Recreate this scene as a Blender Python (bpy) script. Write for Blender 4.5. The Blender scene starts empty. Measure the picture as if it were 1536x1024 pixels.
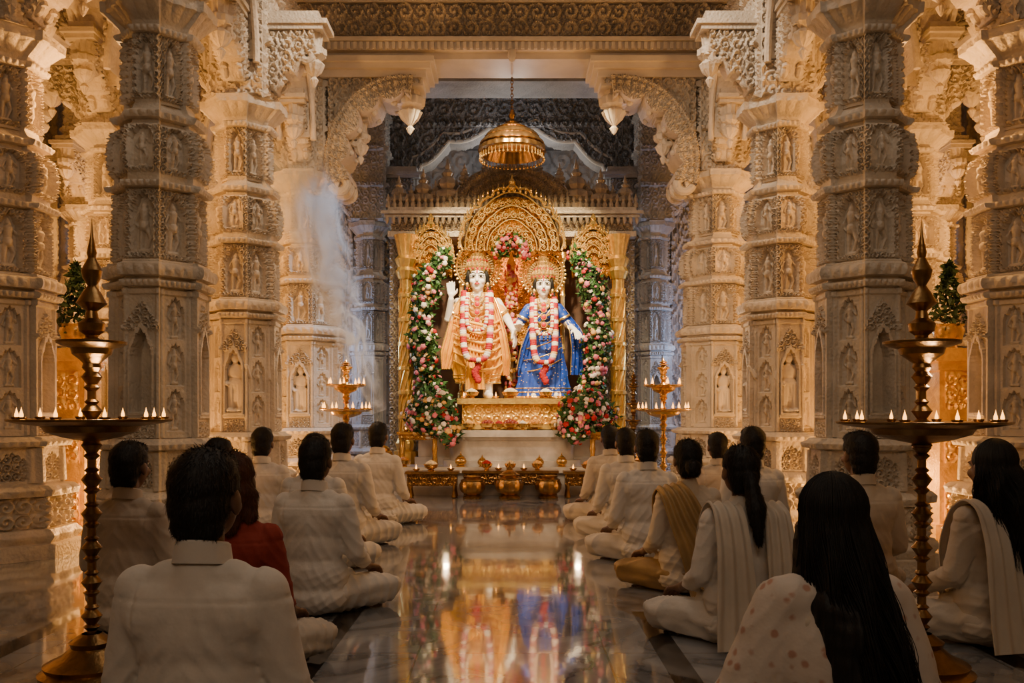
import bpy, math, numpy as np, random
from mathutils import Vector, Matrix, Euler
rng=np.random.default_rng(7); random.seed(7)
scene=bpy.context.scene; COL=scene.collection
pi=math.pi
# ---------------------------------------------------------------- mesh builder
class MB:
    def __init__(s): s.V=[];s.F=[];s.M=[];s.n=0
    def add(s,V,F,m=0):
        V=np.asarray(V,dtype=np.float64).reshape(-1,3)
        if not isinstance(F,(list,tuple)): F=[F]
        for f in F:
            f=np.asarray(f,dtype=np.int64)
            if len(f)==0: continue
            s.F.append(f+s.n); s.M.append(np.full(len(f),m) if np.isscalar(m) else np.asarray(m))
        s.V.append(V); s.n+=len(V)
    def grid(s,G,m=0,wu=False,wv=False):
        a,b=G.shape[:2]; idx=np.arange(a*b).reshape(a,b)
        if wu: idx=np.vstack([idx,idx[:1]])
        if wv: idx=np.hstack([idx,idx[:,:1]])
        F=np.stack([idx[:-1,:-1],idx[:-1,1:],idx[1:,1:],idx[1:,:-1]],-1).reshape(-1,4)
        s.add(G.reshape(-1,3),F,m)
    def lathe(s,prof,seg=32,c=(0,0,0),m=0,rip=0,nr=8,sq=(1,1),th0=0):
        p=np.array(prof,float); th=np.linspace(0,2*pi,seg,endpoint=False)+th0
        r=np.maximum(p[:,0],1e-4)[:,None]*(1+rip*np.cos(nr*th)[None])
        G=np.stack([c[0]+r*np.cos(th)*sq[0],c[1]+r*np.sin(th)*sq[1],c[2]+np.repeat(p[:,1][:,None],seg,1)],-1)
        s.grid(G,m,wv=True)
    def sph(s,c,r,seg=16,rings=10,m=0,R=None):
        if np.isscalar(r): r=(r,r,r)
        ph=np.linspace(0.001,pi-0.001,rings); th=np.linspace(0,2*pi,seg,endpoint=False)
        G=np.stack([np.sin(ph)[:,None]*np.cos(th)*r[0],np.sin(ph)[:,None]*np.sin(th)*r[1],np.cos(ph)[:,None]*np.ones(seg)*r[2]],-1)
        if R is not None: G=G@np.array(R).T
        s.grid(G+np.array(c),m,wv=True)
    def cap(s,a,b,r0,r1,seg=14,m=0):
        a=np.array(a,float);b=np.array(b,float);d=b-a;L=np.linalg.norm(d)+1e-9;z=d/L
        x=np.cross(z,[0,0,1.]);
        if np.linalg.norm(x)<1e-3: x=np.cross(z,[0,1.,0])
        x/=np.linalg.norm(x);y=np.cross(z,x)
        ph=np.concatenate([np.linspace(pi-.01,pi/2,6),np.linspace(pi/2,.01,6)])
        base=np.concatenate([np.tile(a,(6,1)),np.tile(b,(6,1))]);r=np.concatenate([np.full(6,r0),np.full(6,r1)])
        th=np.linspace(0,2*pi,seg,endpoint=False)
        G=base[:,None]+(r*np.cos(ph))[:,None,None]*z+(r*np.sin(ph))[:,None,None]*(np.cos(th)[None,:,None]*x+np.sin(th)[None,:,None]*y)
        s.grid(G,m,wv=True)
    def tube(s,path,rad,seg=8,m=0,closed=False):
        P=np.array(path,float);n=len(P);rad=np.full(n,rad) if np.isscalar(rad) else np.array(rad,float)
        T=np.gradient(P,axis=0) if not closed else np.roll(P,-1,0)-np.roll(P,1,0)
        T/=np.linalg.norm(T,axis=1)[:,None]+1e-9
        x=np.cross(T[0],[0,0,1.]);
        if np.linalg.norm(x)<1e-2:x=np.cross(T[0],[0,1.,0])
        X=[]
        for t in T:
            x=x-t*np.dot(x,t);x/=np.linalg.norm(x)+1e-9;X.append(x)
        X=np.array(X);Y=np.cross(T,X)
        if not closed:
            P=np.vstack([P[:1],P,P[-1:]]);X=np.vstack([X[:1],X,X[-1:]]);Y=np.vstack([Y[:1],Y,Y[-1:]]);rad=np.concatenate([[1e-4],rad,[1e-4]])
        th=np.linspace(0,2*pi,seg,endpoint=False)
        G=P[:,None]+rad[:,None,None]*(np.cos(th)[None,:,None]*X[:,None]+np.sin(th)[None,:,None]*Y[:,None])
        s.grid(G,m,wv=True,wu=closed)
    def box(s,lo,hi,m=0):
        x0,y0,z0=lo;x1,y1,z1=hi
        V=[(x0,y0,z0),(x1,y0,z0),(x1,y1,z0),(x0,y1,z0),(x0,y0,z1),(x1,y0,z1),(x1,y1,z1),(x0,y1,z1)]
        s.add(V,np.array([(0,3,2,1),(4,5,6,7),(0,1,5,4),(1,2,6,5),(2,3,7,6),(3,0,4,7)]),m)
    def slab(s,xs,zlo,zhi,y,depth,rel=None,nz=20,m=0,back=True):
        xs=np.asarray(xs,float);zl=zlo(xs)*np.ones_like(xs) if callable(zlo) else np.full_like(xs,zlo)
        zh=zhi(xs)*np.ones_like(xs) if callable(zhi) else np.full_like(xs,zhi)
        t=np.linspace(0,1,nz);Z=zl[:,None]+(zh-zl)[:,None]*t;X=np.repeat(xs[:,None],nz,1)
        h=rel(X,Z) if rel is not None else np.zeros_like(X)
        e=np.minimum(1,np.minimum(t,1-t)[None]*nz*.5);h=h*e
        Fr=np.stack([X,y-depth/2-h,Z],-1);Bk=np.stack([X,y+depth/2+(h if back else h*0),Z],-1)[:,::-1]
        G=np.concatenate([Fr,Bk],1);n0=s.n;s.grid(G,m,wv=True)
        J=2*nz;F=[]
        for i0 in (0,(len(xs)-1)*J):
            F+= [(i0+j,i0+j+1,i0+J-2-j,i0+J-1-j) for j in range(nz-1)]
        s.F.append(np.array(F)+n0);s.M.append(np.full(len(F),m))
    def scatter(s,TV,TF,P,N,sc,m=0,spin=True):
        P=np.asarray(P,float);N=np.asarray(N,float);N=N/(np.linalg.norm(N,axis=1)[:,None]+1e-9);k=len(P)
        A=rng.normal(size=(k,3)) if spin else np.tile([0.,0,1],(k,1))+1e-3
        X=np.cross(N,A);X/=np.linalg.norm(X,axis=1)[:,None]+1e-9;Y=np.cross(N,X)
        R=np.stack([X,Y,N],-1);sc=np.full(k,sc) if np.isscalar(sc) else sc
        V=np.einsum('kij,vj->kvi',R,TV)*sc[:,None,None]+P[:,None]
        nv=len(TV);off=(np.arange(k)*nv)[:,None,None]
        F=(TF[None]+off).reshape(-1,TF.shape[1])
        mm=m if np.isscalar(m) else np.repeat(np.asarray(m),len(TF))
        s.add(V.reshape(-1,3),F,mm)
    def mesh(s,name,mats=(),ang=35):
        me=bpy.data.meshes.new(name);V=np.concatenate(s.V).astype(np.float32)
        loops=np.concatenate([f.ravel() for f in s.F]).astype(np.int32)
        tot=np.concatenate([np.full(len(f),f.shape[1]) for f in s.F]);start=np.concatenate([[0],np.cumsum(tot)[:-1]]).astype(np.int32)
        me.vertices.add(len(V));me.vertices.foreach_set('co',V.ravel());me.loops.add(len(loops));me.loops.foreach_set('vertex_index',loops)
        me.polygons.add(len(tot));me.polygons.foreach_set('loop_start',start)
        me.update(calc_edges=True)
        me.polygons.foreach_set('material_index',np.concatenate(s.M).astype(np.int32))
        for q in mats: me.materials.append(q)
        me.validate();me.shade_smooth()
        if ang<180: me.set_sharp_from_angle(angle=math.radians(ang))
        me.update();return me
def obj(name,me,parent=None,loc=(0,0,0),rot=(0,0,0),sc=(1,1,1),label=None):
    o=bpy.data.objects.new(name,me);COL.objects.link(o);o.location=loc;o.rotation_euler=rot;o.scale=sc
    if parent: o.parent=parent
    if label:o['label']=label
    return o
def tag(o,label,cat,group=None,kind=None):
    o['label']=label;o['category']=cat
    if group:o['group']=group
    if kind:o['kind']=kind
    return o
def thing(name,label,cat,loc=(0,0,0),rz=0,sc=(1,1,1),group=None):
    o=obj(name,None,None,loc,(0,0,rz),sc);o.empty_display_size=.1
    return tag(o,label,cat,group)
# ---------------------------------------------------------------- materials
def mat(name,col,rough=.5,metal=0,var=(6,.25),bump=(40,.15),emit=None,estr=0,bdist=.01,spots=None,sub=0,vor=None,coat=0,stretch=None,sheen=0,spec=None):
    m=bpy.data.materials.new(name);m.use_nodes=True;nt=m.node_tree;N=nt.nodes;L=nt.links
    b=N['Principled BSDF'];b.inputs['Roughness'].default_value=rough;b.inputs['Metallic'].default_value=metal
    if spec is not None:b.inputs['Specular IOR Level'].default_value=spec
    if sheen:b.inputs['Sheen Weight'].default_value=sheen
    tc=N.new('ShaderNodeTexCoord');src=tc.outputs['Object']
    if stretch:
        mp=N.new('ShaderNodeMapping');mp.inputs['Scale'].default_value=stretch;L.new(src,mp.inputs[0]);src=mp.outputs[0]
    n=N.new('ShaderNodeTexNoise');n.inputs['Scale'].default_value=var[0];n.inputs['Detail'].default_value=5;n.inputs['Distortion'].default_value=.6;L.new(src,n.inputs[0])
    r=N.new('ShaderNodeValToRGB');r.color_ramp.elements[0].position=.3;r.color_ramp.elements[1].position=.7
    r.color_ramp.elements[0].color=(*[c*(1-var[1]) for c in col],1);r.color_ramp.elements[1].color=(*[min(1,c*(1+var[1]*.5)) for c in col],1)
    L.new(n.outputs[0],r.inputs[0]);out=r.outputs[0]
    if spots:
        v=N.new('ShaderNodeTexVoronoi');v.inputs['Scale'].default_value=spots[0];L.new(tc.outputs['Object'],v.inputs[0])
        r2=N.new('ShaderNodeValToRGB');r2.color_ramp.elements[0].color=(1,1,1,1);r2.color_ramp.elements[1].color=(0,0,0,1);r2.color_ramp.elements[0].position=spots[2];r2.color_ramp.elements[1].position=spots[2]+(spots[3] if len(spots)>3 else .05)
        nd=N.new('ShaderNodeTexNoise');nd.inputs['Scale'].default_value=spots[0]*2.5;L.new(tc.outputs['Object'],nd.inputs[0])
        ma=N.new('ShaderNodeMath');ma.operation='MULTIPLY_ADD';L.new(nd.outputs[0],ma.inputs[0]);ma.inputs[1].default_value=.25;L.new(v.outputs['Distance'],ma.inputs[2])
        L.new(ma.outputs[0],r2.inputs[0]);mx=N.new('ShaderNodeMix');mx.data_type='RGBA';L.new(r2.outputs[0],mx.inputs[0]);L.new(out,mx.inputs[6]);mx.inputs[7].default_value=(*spots[1],1);out=mx.outputs[2]
    L.new(out,b.inputs['Base Color'])
    n2=N.new('ShaderNodeTexNoise');n2.inputs['Scale'].default_value=bump[0];n2.inputs['Detail'].default_value=4;L.new(src,n2.inputs[0])
    bp=N.new('ShaderNodeBump');bp.inputs['Strength'].default_value=bump[1];bp.inputs['Distance'].default_value=bdist;hh=n2.outputs[0]
    if vor:
        v=N.new('ShaderNodeTexVoronoi');v.inputs['Scale'].default_value=vor;v.feature='SMOOTH_F1';L.new(src,v.inputs[0])
        ad=N.new('ShaderNodeMath');ad.operation='ADD';L.new(n2.outputs[0],ad.inputs[0]);L.new(v.outputs['Distance'],ad.inputs[1]);hh=ad.outputs[0]
    L.new(hh,bp.inputs['Height']);L.new(bp.outputs[0],b.inputs['Normal'])
    if emit: b.inputs['Emission Color'].default_value=(*emit,1);b.inputs['Emission Strength'].default_value=estr
    if sub: b.inputs['Subsurface Weight'].default_value=sub;b.inputs['Subsurface Radius'].default_value=(.02,.01,.005)
    if coat:b.inputs['Coat Weight'].default_value=coat
    return m
MARB=mat('carved_marble',(.63,.545,.43),.5,var=(2.5,.3),bump=(60,.5),vor=42,bdist=.012)
MARBP=mat('plain_marble',(.68,.60,.49),.4,var=(2,.2),bump=(30,.1))
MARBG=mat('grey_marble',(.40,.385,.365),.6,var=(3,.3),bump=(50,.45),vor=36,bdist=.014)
ALTM=mat('altar_marble',(.72,.68,.62),.22,var=(4,.35),bump=(20,.05))
GOLD=mat('gold',(1.0,.60,.17),.3,.72,var=(12,.3),bump=(70,.35),vor=60,bdist=.006)
GOLDP=mat('polished_gold',(1.0,.66,.22),.22,.8,var=(8,.15),bump=(40,.08))
BRASS=mat('brass',(.70,.44,.15),.27,.9,var=(14,.35),bump=(60,.12))
BRASSD=mat('aged_brass',(.34,.195,.072),.3,.95,var=(14,.45),bump=(60,.2))
SILV=mat('shrine_bronze',(.44,.36,.27),.42,.3,var=(10,.3),bump=(60,.4),vor=50,bdist=.008)
DARKB=mat('shrine_backdrop',(.12,.06,.028),.7,var=(5,.3))
SKIN=mat('skin',(.16,.08,.045),.5,bump=(90,.05))
HAIR=mat('black_hair',(.010,.0085,.0075),.6,var=(30,.4),bump=(60,.4),stretch=(3,3,.4),bdist=.004,spec=.35)
HAIRR=mat('auburn_hair',(.08,.024,.009),.6,var=(30,.4),bump=(60,.4),stretch=(3,3,.4),bdist=.004,spec=.35)
def cotton(n,c): return mat(n,c,.95,var=(4,.1),bump=(9,.35),bdist=.03,sheen=.15)
CL=[cotton('white_cotton',(.60,.56,.50)),cotton('cream_cotton',(.55,.48,.39)),cotton('ivory_cotton',(.64,.60,.54))]
RED=mat('maroon_cotton',(.25,.03,.017),.9,var=(4,.2),bump=(9,.3),bdist=.03)
GOLDSARI=mat('gold_sari_silk',(.34,.21,.08),.5,var=(6,.3),bump=(12,.3),bdist=.02)
FLORAL=mat('floral_shawl',(.60,.53,.46),.9,var=(5,.1),bump=(9,.3),bdist=.03,spots=(24,(.46,.27,.20),.30,.14))
EYEW=mat('eye_white',(.8,.78,.74),.2,var=(3,.02));EYEB=mat('eye_dark',(.01,.008,.006),.2,var=(3,.02))
DSKIN=mat('painted_white_marble',(.93,.87,.80),.3,var=(3,.04),bump=(20,.02))
YSILK=mat('yellow_silk',(.95,.45,.025),.38,var=(10,.2),bump=(60,.2),coat=.2)
BSILK=mat('blue_silk',(.02,.075,.46),.38,var=(10,.3),bump=(60,.2),spots=(26,(.9,.6,.15),.27),coat=.2)
LIP=mat('red_paint',(.6,.02,.02),.4)
WFLO=mat('white_blossom',(.88,.80,.68),.7,bump=(80,.4));RFLO=mat('red_blossom',(.42,.006,.012),.7,bump=(80,.4))
PFLO=mat('pink_blossom',(.66,.17,.24),.7,bump=(80,.4));YFLO=mat('yellow_blossom',(.85,.48,.14),.7,bump=(80,.4));LEAF=mat('green_leaf',(.04,.12,.025),.55,bump=(60,.3))
LEAFD=mat('dark_leaf',(.025,.06,.014),.6,bump=(60,.3))
FLAME=mat('lamp_flame',(1,.5,.12),.5,emit=(1,.40,.06),estr=6)
try: FLAME.cycles.emission_sampling='NONE'
except Exception: pass
def floor_mat():
    m=bpy.data.materials.new('polished_marble_floor');m.use_nodes=True;nt=m.node_tree;N=nt.nodes;L=nt.links;b=N['Principled BSDF']
    def mth(op,a,bb=None,c=None):
        q=N.new('ShaderNodeMath');q.operation=op
        for i,v in enumerate([a,bb,c]):
            if v is None:continue
            if hasattr(v,'is_output'):L.new(v,q.inputs[i])
            else:q.inputs[i].default_value=v
        return q.outputs[0]
    tc=N.new('ShaderNodeTexCoord');sx=N.new('ShaderNodeSeparateXYZ');L.new(tc.outputs['Object'],sx.inputs[0]);x,y=sx.outputs[0],sx.outputs[1]
    n=N.new('ShaderNodeTexNoise');n.inputs['Scale'].default_value=1.6;n.inputs['Detail'].default_value=8;n.inputs['Distortion'].default_value=1.8;L.new(tc.outputs['Object'],n.inputs[0])
    v=mth('ABSOLUTE',mth('SUBTRACT',n.outputs[0],.5))
    r=N.new('ShaderNodeValToRGB');e=r.color_ramp.elements;e[0].position=0;e[0].color=(.10,.105,.11,1);e[1].position=.12;e[1].color=(.27,.28,.295,1);q=e.new(.03);q.color=(.20,.205,.215,1)
    L.new(v,r.inputs[0])
    jx=mth('ABSOLUTE',mth('SUBTRACT',mth('FRACT',mth('MULTIPLY',mth('ADD',x,.39),1/.78)),.5));jy=mth('ABSOLUTE',mth('SUBTRACT',mth('FRACT',mth('MULTIPLY',y,1/.9)),.5))
    j=mth('MAXIMUM',mth('GREATER_THAN',jx,.494),mth('GREATER_THAN',jy,.495))
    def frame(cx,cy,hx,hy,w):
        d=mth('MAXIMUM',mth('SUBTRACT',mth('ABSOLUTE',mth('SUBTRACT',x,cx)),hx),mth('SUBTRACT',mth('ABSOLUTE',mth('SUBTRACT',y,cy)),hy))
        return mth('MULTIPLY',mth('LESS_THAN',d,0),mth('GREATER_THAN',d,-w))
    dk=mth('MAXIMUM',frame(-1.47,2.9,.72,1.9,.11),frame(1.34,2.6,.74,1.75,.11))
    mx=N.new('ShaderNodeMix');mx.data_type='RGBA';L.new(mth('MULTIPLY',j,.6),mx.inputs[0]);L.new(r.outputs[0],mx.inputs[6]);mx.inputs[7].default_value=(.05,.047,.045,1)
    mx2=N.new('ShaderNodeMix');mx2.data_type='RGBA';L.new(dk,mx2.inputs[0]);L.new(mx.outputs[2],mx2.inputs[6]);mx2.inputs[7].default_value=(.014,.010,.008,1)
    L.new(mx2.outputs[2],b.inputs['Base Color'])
    n3=N.new('ShaderNodeTexNoise');n3.inputs['Scale'].default_value=5;n3.inputs['Detail'].default_value=4;L.new(tc.outputs['Object'],n3.inputs[0])
    L.new(mth('ADD',mth('MULTIPLY',n3.outputs[0],.14),.015),b.inputs['Roughness'])
    b.inputs['Specular IOR Level'].default_value=.85
    b.inputs['Coat Weight'].default_value=.5;b.inputs['Coat Roughness'].default_value=.03
    bp=N.new('ShaderNodeBump');bp.inputs['Strength'].default_value=.09;bp.inputs['Distance'].default_value=.005;L.new(mth('SUBTRACT',n3.outputs[0],mth('MULTIPLY',j,.5)),bp.inputs['Height']);L.new(bp.outputs[0],b.inputs['Normal']);L.new(bp.outputs[0],b.inputs['Coat Normal'])
    return m
FLOOR=floor_mat()
# ---------------------------------------------------------------- relief functions
def sst(a,b,x): t=np.clip((x-a)/(b-a),0,1);return t*t*(3-2*t)
def scroll(u,v,c=.12):
    iu=np.floor(u/c);iv=np.floor(v/c);fu=u/c-iu-.5;fv=v/c-iv-.5
    a=np.arctan2(fv,fu);r=np.hypot(fu,fv)*2;s=1-2*np.mod(iu+iv,2)
    h=(.5+.5*np.cos(a*s-r*8))*(1-sst(.85,1.15,r))+(1-sst(.0,.22,r))*.6
    lf=(.5+.5*np.cos(5*a))*sst(.75,1.,r)*(1-sst(1.1,1.4,r))
    return np.clip(h+.6*lf,0,1.2)
def c2(u,v,ax,ay,bx,by,r0,r1):
    dx,dy=bx-ax,by-ay;t=np.clip(((u-ax)*dx+(v-ay)*dy)/(dx*dx+dy*dy+1e-9),0,1);d=np.hypot(u-ax-t*dx,v-ay-t*dy);r=r0+(r1-r0)*t
    return np.sqrt(np.clip(1-(d/r)**2,0,1))*r
def fig(u,v,H):
    u=u/H;v=v/H;h=0
    for p in [(0,.86,0,.88,.07,.07),(0,.94,0,1.0,.05,.015),(0,.76,0,.56,.1,.075),(0,.52,0,.48,.1,.1),(-.05,.46,-.07,.06,.06,.04),(.05,.46,.13,.27,.06,.045),(.13,.27,.05,.06,.045,.035),
              (-.12,.74,-.21,.56,.04,.035),(-.21,.56,-.13,.48,.035,.03),(.12,.74,.22,.64,.04,.035),(.22,.64,.19,.84,.035,.03),(-.1,.02,.1,.02,.05,.05)]:
        h=np.maximum(h,c2(u,v,*p))
    return h*H*.9
def nmask(u,v,w,h):
    a=np.abs(u)/(w/2);top=h-.32*h*a**1.7-.02*np.abs(np.sin(a*pi*2.5))
    return (1-sst(.92,1.0,a))*(1-sst(top-.008,top+.004,v))*sst(-.004,.004,v)
# ---------------------------------------------------------------- columns
prof=np.array([(0,.46),(.10,.46),(.104,.42),(.16,.44),(.2,.42),(.204,.38),(.42,.38),(.424,.43),(.47,.435),(.50,.40),(.505,.345),(.76,.335),(.764,.385),(.80,.39),(.815,.35),(.83,.34),(.835,.29),(1.78,.285),(1.784,.33),(1.82,.335),(1.835,.29),(1.845,.29),(1.849,.345),(1.92,.35),(1.935,.31),(1.95,.31),(1.955,.265),(2.40,.26),(2.404,.315),(2.44,.32),(2.455,.265),(2.50,.27),(2.58,.30),(2.70,.30),(2.80,.27),(2.82,.23),(2.84,.23),(2.844,.28),(2.88,.285),(2.91,.23),(2.95,.205),(3.38,.205),(3.384,.26),(3.42,.265),(3.435,.225),(3.46,.235),(3.55,.33),(3.554,.35),(3.62,.36)])
def col_relief(phi,k,r,z):
    s=r*np.tan(phi);W=r*.414;h=np.zeros_like(s);even=(k%2==0)
    def band(a,b):return (z>=a)&(z<=b)
    q=band(.21,.415);h=np.where(q,.03*scroll(s+.001,z-.21,.1),h)
    q=band(.51,.755);m=nmask(s,z-.53,W*1.3,.2);h=np.where(q,-.03*m+.03*m*scroll(s,z-.53,.06)+.018*(1-m)*sst(W*.6,W*.75,np.abs(s)),h)
    for a,b,n in [(.43,.5,24),(.765,.83,40),(1.85,1.92,32),(1.785,1.83,56),(2.845,2.9,32),(3.385,3.43,40),(3.47,3.6,24),(2.405,2.45,48),(.11,.19,16)]:
        q=band(a,b);h=np.where(q,h+.016*np.abs(np.cos(n/2*(phi+k*pi/4)))*np.sin(pi*np.clip((z-a)/(b-a),0,1)),h)
    q=band(.84,1.775)
    fr=.018*(sst(W*.72,W*.8,np.abs(s))-sst(W*.92,W*.99,np.abs(s)))+.016*(sst(1.73,1.74,z)-sst(1.765,1.775,z))
    m=nmask(s,z-1.0,W*1.12,.52);m2=nmask(s,z-.98,W*1.42,.59)
    gable=sst(0,.02,(1.72-z)-np.abs(s)*1.5)*sst(1.5,1.52,z)
    hn=fr+.028*m2*(1-m)-.10*m+.028*gable*(1-m2)*scroll(s,z,.05)+.025*(sst(.95,.96,z)-sst(.975,.985,z))*(np.abs(s)<W*.75)+.018*scroll(s,z-.86,.045)*(z<.94)*(np.abs(s)<W*.7)
    st=fr
    for i in range(3):
        z0=.88+i*.29;mm=nmask(s,z-z0,W*1.2,.27);st=st-.03*mm+mm*fig(s,z-z0-.01,.23)*1.6
    h=np.where(q,np.where(even,hn,st),h)
    for a,b,H in [(1.965,2.39,.36),(2.975,3.375,.34),(2.5,2.79,.25)]:
        q=band(a,b);mm=nmask(s,z-a-.03,W*1.3,H+.03);e=.02*sst(.0,.012,mm*(1-mm))
        hh=-.034*mm+mm*fig(s,z-a-.035,H*.92)*1.9+(1-mm)*.03*scroll(s+.02,z,.05)+e
        h=np.where(q,hh,h)
    return h
def col_mesh(z0,z1,name,nz,nf=50,mat_=MARB):
    mb=MB();zs=np.linspace(z0,z1,nz);r=np.interp(zs,prof[:,0],prof[:,1])
    oct_=np.interp(zs,[0,2.3,2.45,2.5,2.84,2.95,3.4,3.5],[1,1,1,.7,.7,.8,.7,1])
    k=np.repeat(np.arange(8),nf);ph=np.tile((np.arange(nf)+.5)/nf*pi/4-pi/8,8)
    Z,PH=np.meshgrid(zs,ph,indexing='ij');K=np.tile(k,(nz,1));R=r[:,None]*np.ones_like(PH)
    h=col_relief(PH,K,R,Z);th=PH+K*pi/4-pi/2
    rad=R*(oct_[:,None]/np.cos(PH)+(1-oct_[:,None])*1.03)+h+np.where(K%2==0,.028,-.014)*(1-sst(.375,.39,np.abs(PH))*.7)
    mb.grid(np.stack([rad*np.cos(th),rad*np.sin(th),Z],-1),0,wv=True)
    t=rad[-1].mean();b=rad[0].mean()
    mb.lathe([(0,z1),(t*.98,z1)],32);mb.lathe([(0,z0+.001),(b*.97,z0+.001)],32)
    return mb.mesh(name,[mat_],40)
ME={}
def column_parts(mm,key):
    ME[key]=(col_mesh(0,.835,'column_base',160,mat_=mm),col_mesh(.835,2.95,'column_shaft',420,mat_=mm),col_mesh(2.95,3.62,'column_capital',140,mat_=mm))
    mb=MB()
    rel=lambda X,Z:.03*scroll(X+.3,Z,.11)+.04*(np.abs(((Z*2)%1)-.5)>.44)
    for i in range(4):
        t=MB();t.slab(np.linspace(-.22,.22,40),0,1.98,-.19,.06,rel,150,0,False);V=np.concatenate(t.V);a=i*pi/2
        R=np.array([[math.cos(a),-math.sin(a),0],[math.sin(a),math.cos(a),0],[0,0,1]]);mb.add(V@R.T,t.F,0)
    pier=mb.mesh('pier',[mm])
    mb=MB();xs=np.linspace(.12,.62,60)
    zl=lambda x:.04+.42*((x-.12)/.5)**1.6+.06*np.abs(np.sin((x-.12)/.5*pi*3))
    mb.slab(xs,zl,.62,0,.17,lambda X,Z:.032*scroll(X,Z,.11)+.012*scroll(X,Z,.04),44)
    mb.box((.1,-.13,.62),(.70,.13,.66));mb.box((.1,-.15,.66),(.74,.15,.70));mb.box((.1,-.11,.70),(.66,.11,.78))
    for yy in(-.06,.06):
        mb.tube([(.56+.07*math.cos(t)*(1-t/14),yy,.42+.07*math.sin(t)*(1-t/14)) for t in np.linspace(0,9,26)],.035,8)
        mb.tube([(.3+.06*math.cos(t)*(1-t/14),yy,.2+.06*math.sin(t)*(1-t/14)) for t in np.linspace(0,9,26)],.03,8)
    mb.lathe([(0,.16),(.015,.18),(.035,.23),(.015,.26),(.06,.3),(.085,.36),(.05,.4),(.1,.44),(.1,.49),(.06,.52),(.07,.62)],30,(.6,0,0),rip=.1,nr=10)
    br=mb.mesh('bracket',[mm]);ME[key]+=(pier,br)
column_parts(MARB,'a');column_parts(MARBG,'g')
def snoise(P,seed,f):
    r=np.random.default_rng(seed);o=0
    for i in range(6):
        k=r.normal(size=3)*f*(1+.5*i);o=o+np.sin(P@k+r.uniform(0,6))*(1/(1+.5*i))
    return o/3
def union(prims,vox=.01,smooth=4,disp=None,mats=(),name='m',floor_=None):
    mb=MB()
    for p in prims:
        if p[0]=='c': mb.cap(*p[1:])
        else: mb.sph(p[1],p[2],20,14,R=p[3] if len(p)>3 else None)
    me=mb.mesh(name,[],180);o=bpy.data.objects.new('t',me);COL.objects.link(o)
    r=o.modifiers.new('r','REMESH');r.mode='VOXEL';r.voxel_size=vox
    s=o.modifiers.new('s','SMOOTH');s.factor=.5;s.iterations=smooth
    dg=bpy.context.evaluated_depsgraph_get();m2=bpy.data.meshes.new_from_object(o.evaluated_get(dg));bpy.data.objects.remove(o);m2.name=name
    n=len(m2.vertices);co=np.empty(n*3,np.float32);m2.vertices.foreach_get('co',co);co=co.reshape(-1,3).astype(float)
    if disp is not None:
        nr=np.empty(n*3,np.float32);m2.vertices.foreach_get('normal',nr);nr=nr.reshape(-1,3);co=co+nr*disp(co,nr)[:,None]
    if floor_ is not None: co[:,2]=np.maximum(co[:,2],floor_)
    m2.vertices.foreach_set('co',co.astype(np.float32).ravel());m2.materials.clear()
    for q in mats:m2.materials.append(q)
    m2.shade_smooth();m2.update();return m2
st=[('e',(0,0,.49),(.034,.036,.044)),('c',(0,0,.53),(0,0,.58),.03,.01),('c',(0,0,.42),(0,0,.47),.02,.02),('e',(0,0,.36),(.062,.042,.08)),('e',(0,0,.26),(.055,.042,.07)),('c',(-.065,0,.42),(-.09,0,.31),.023,.019),('c',(-.09,0,.31),(-.05,-.05,.25),.018,.015),
    ('c',(.065,0,.42),(.1,0,.32),.023,.019),('c',(.1,0,.32),(.09,-.05,.42),.018,.015),('c',(-.03,0,.25),(-.035,0,.03),.042,.028),('c',(.03,0,.25),(.045,-.01,.03),.042,.028),('e',(0,0,.01),(.085,.06,.022)),('e',(0,.01,.16),(.06,.035,.12)),('e',(-.035,-.03,.02),(.02,.04,.016)),('e',(.045,-.03,.02),(.02,.04,.016))]
NST=union(st,.006,2,lambda P,n:.002*np.sin(P[:,0]*260)*(P[:,2]<.25)+.0015*snoise(P,3,90),[MARBP],'niche_statue')
def column(x,y,sc=1,statue=False,key='a',brackets=(0,1,2,3),label='carved cream marble column with figure niches'):
    t=thing('marble_column',label,'column',(x,y,0),group='carved hall columns')
    b,s,c,p,br=ME[key];S=(sc,sc,1)
    obj('base',b,t,sc=S);obj('shaft',s,t,sc=S);obj('capital',c,t,sc=S)
    obj('pier',p,t,(0,0,3.62))
    for i in brackets: obj('bracket',br,t,(0,0,3.62),(0,0,i*pi/2))
    if statue:
        obj('niche_statue',NST,t,(0,-.275*sc,1.0),sc=(1.15,.95,.92),label='small standing marble figure in arched niche')
        obj('niche_statue',NST,t,(.275*sc*(1 if x<0 else -1),0,1.0),rot=(0,0,pi/2*(1 if x<0 else -1)),sc=(1.15,.95,.92),label='small standing marble figure in arched niche')
    return t
XI=2.3
for s in(-1,1):
    column(s*XI,5.66,.87,label='large carved cream marble column with empty arched niche')
    column(s*XI,7.45,.88,True,label='carved cream marble column with standing figure in niche')
    column(s*XI*1.0,9.75,1.12,True,label='thick carved cream marble column beside the shrine hall')
    column(s*3.62,6.1,1.05,label='carved marble column with wide stepped base')
    column(s*3.75,8.2,.95);column(s*3.75,10.6,.95)
    column(s*5.5,9.0,.95);column(s*5.5,11.3,.95)
    column(s*1.98,12.1,.72,key='g',label='slim grey marble column behind the shrine',brackets=(0,2))
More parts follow.
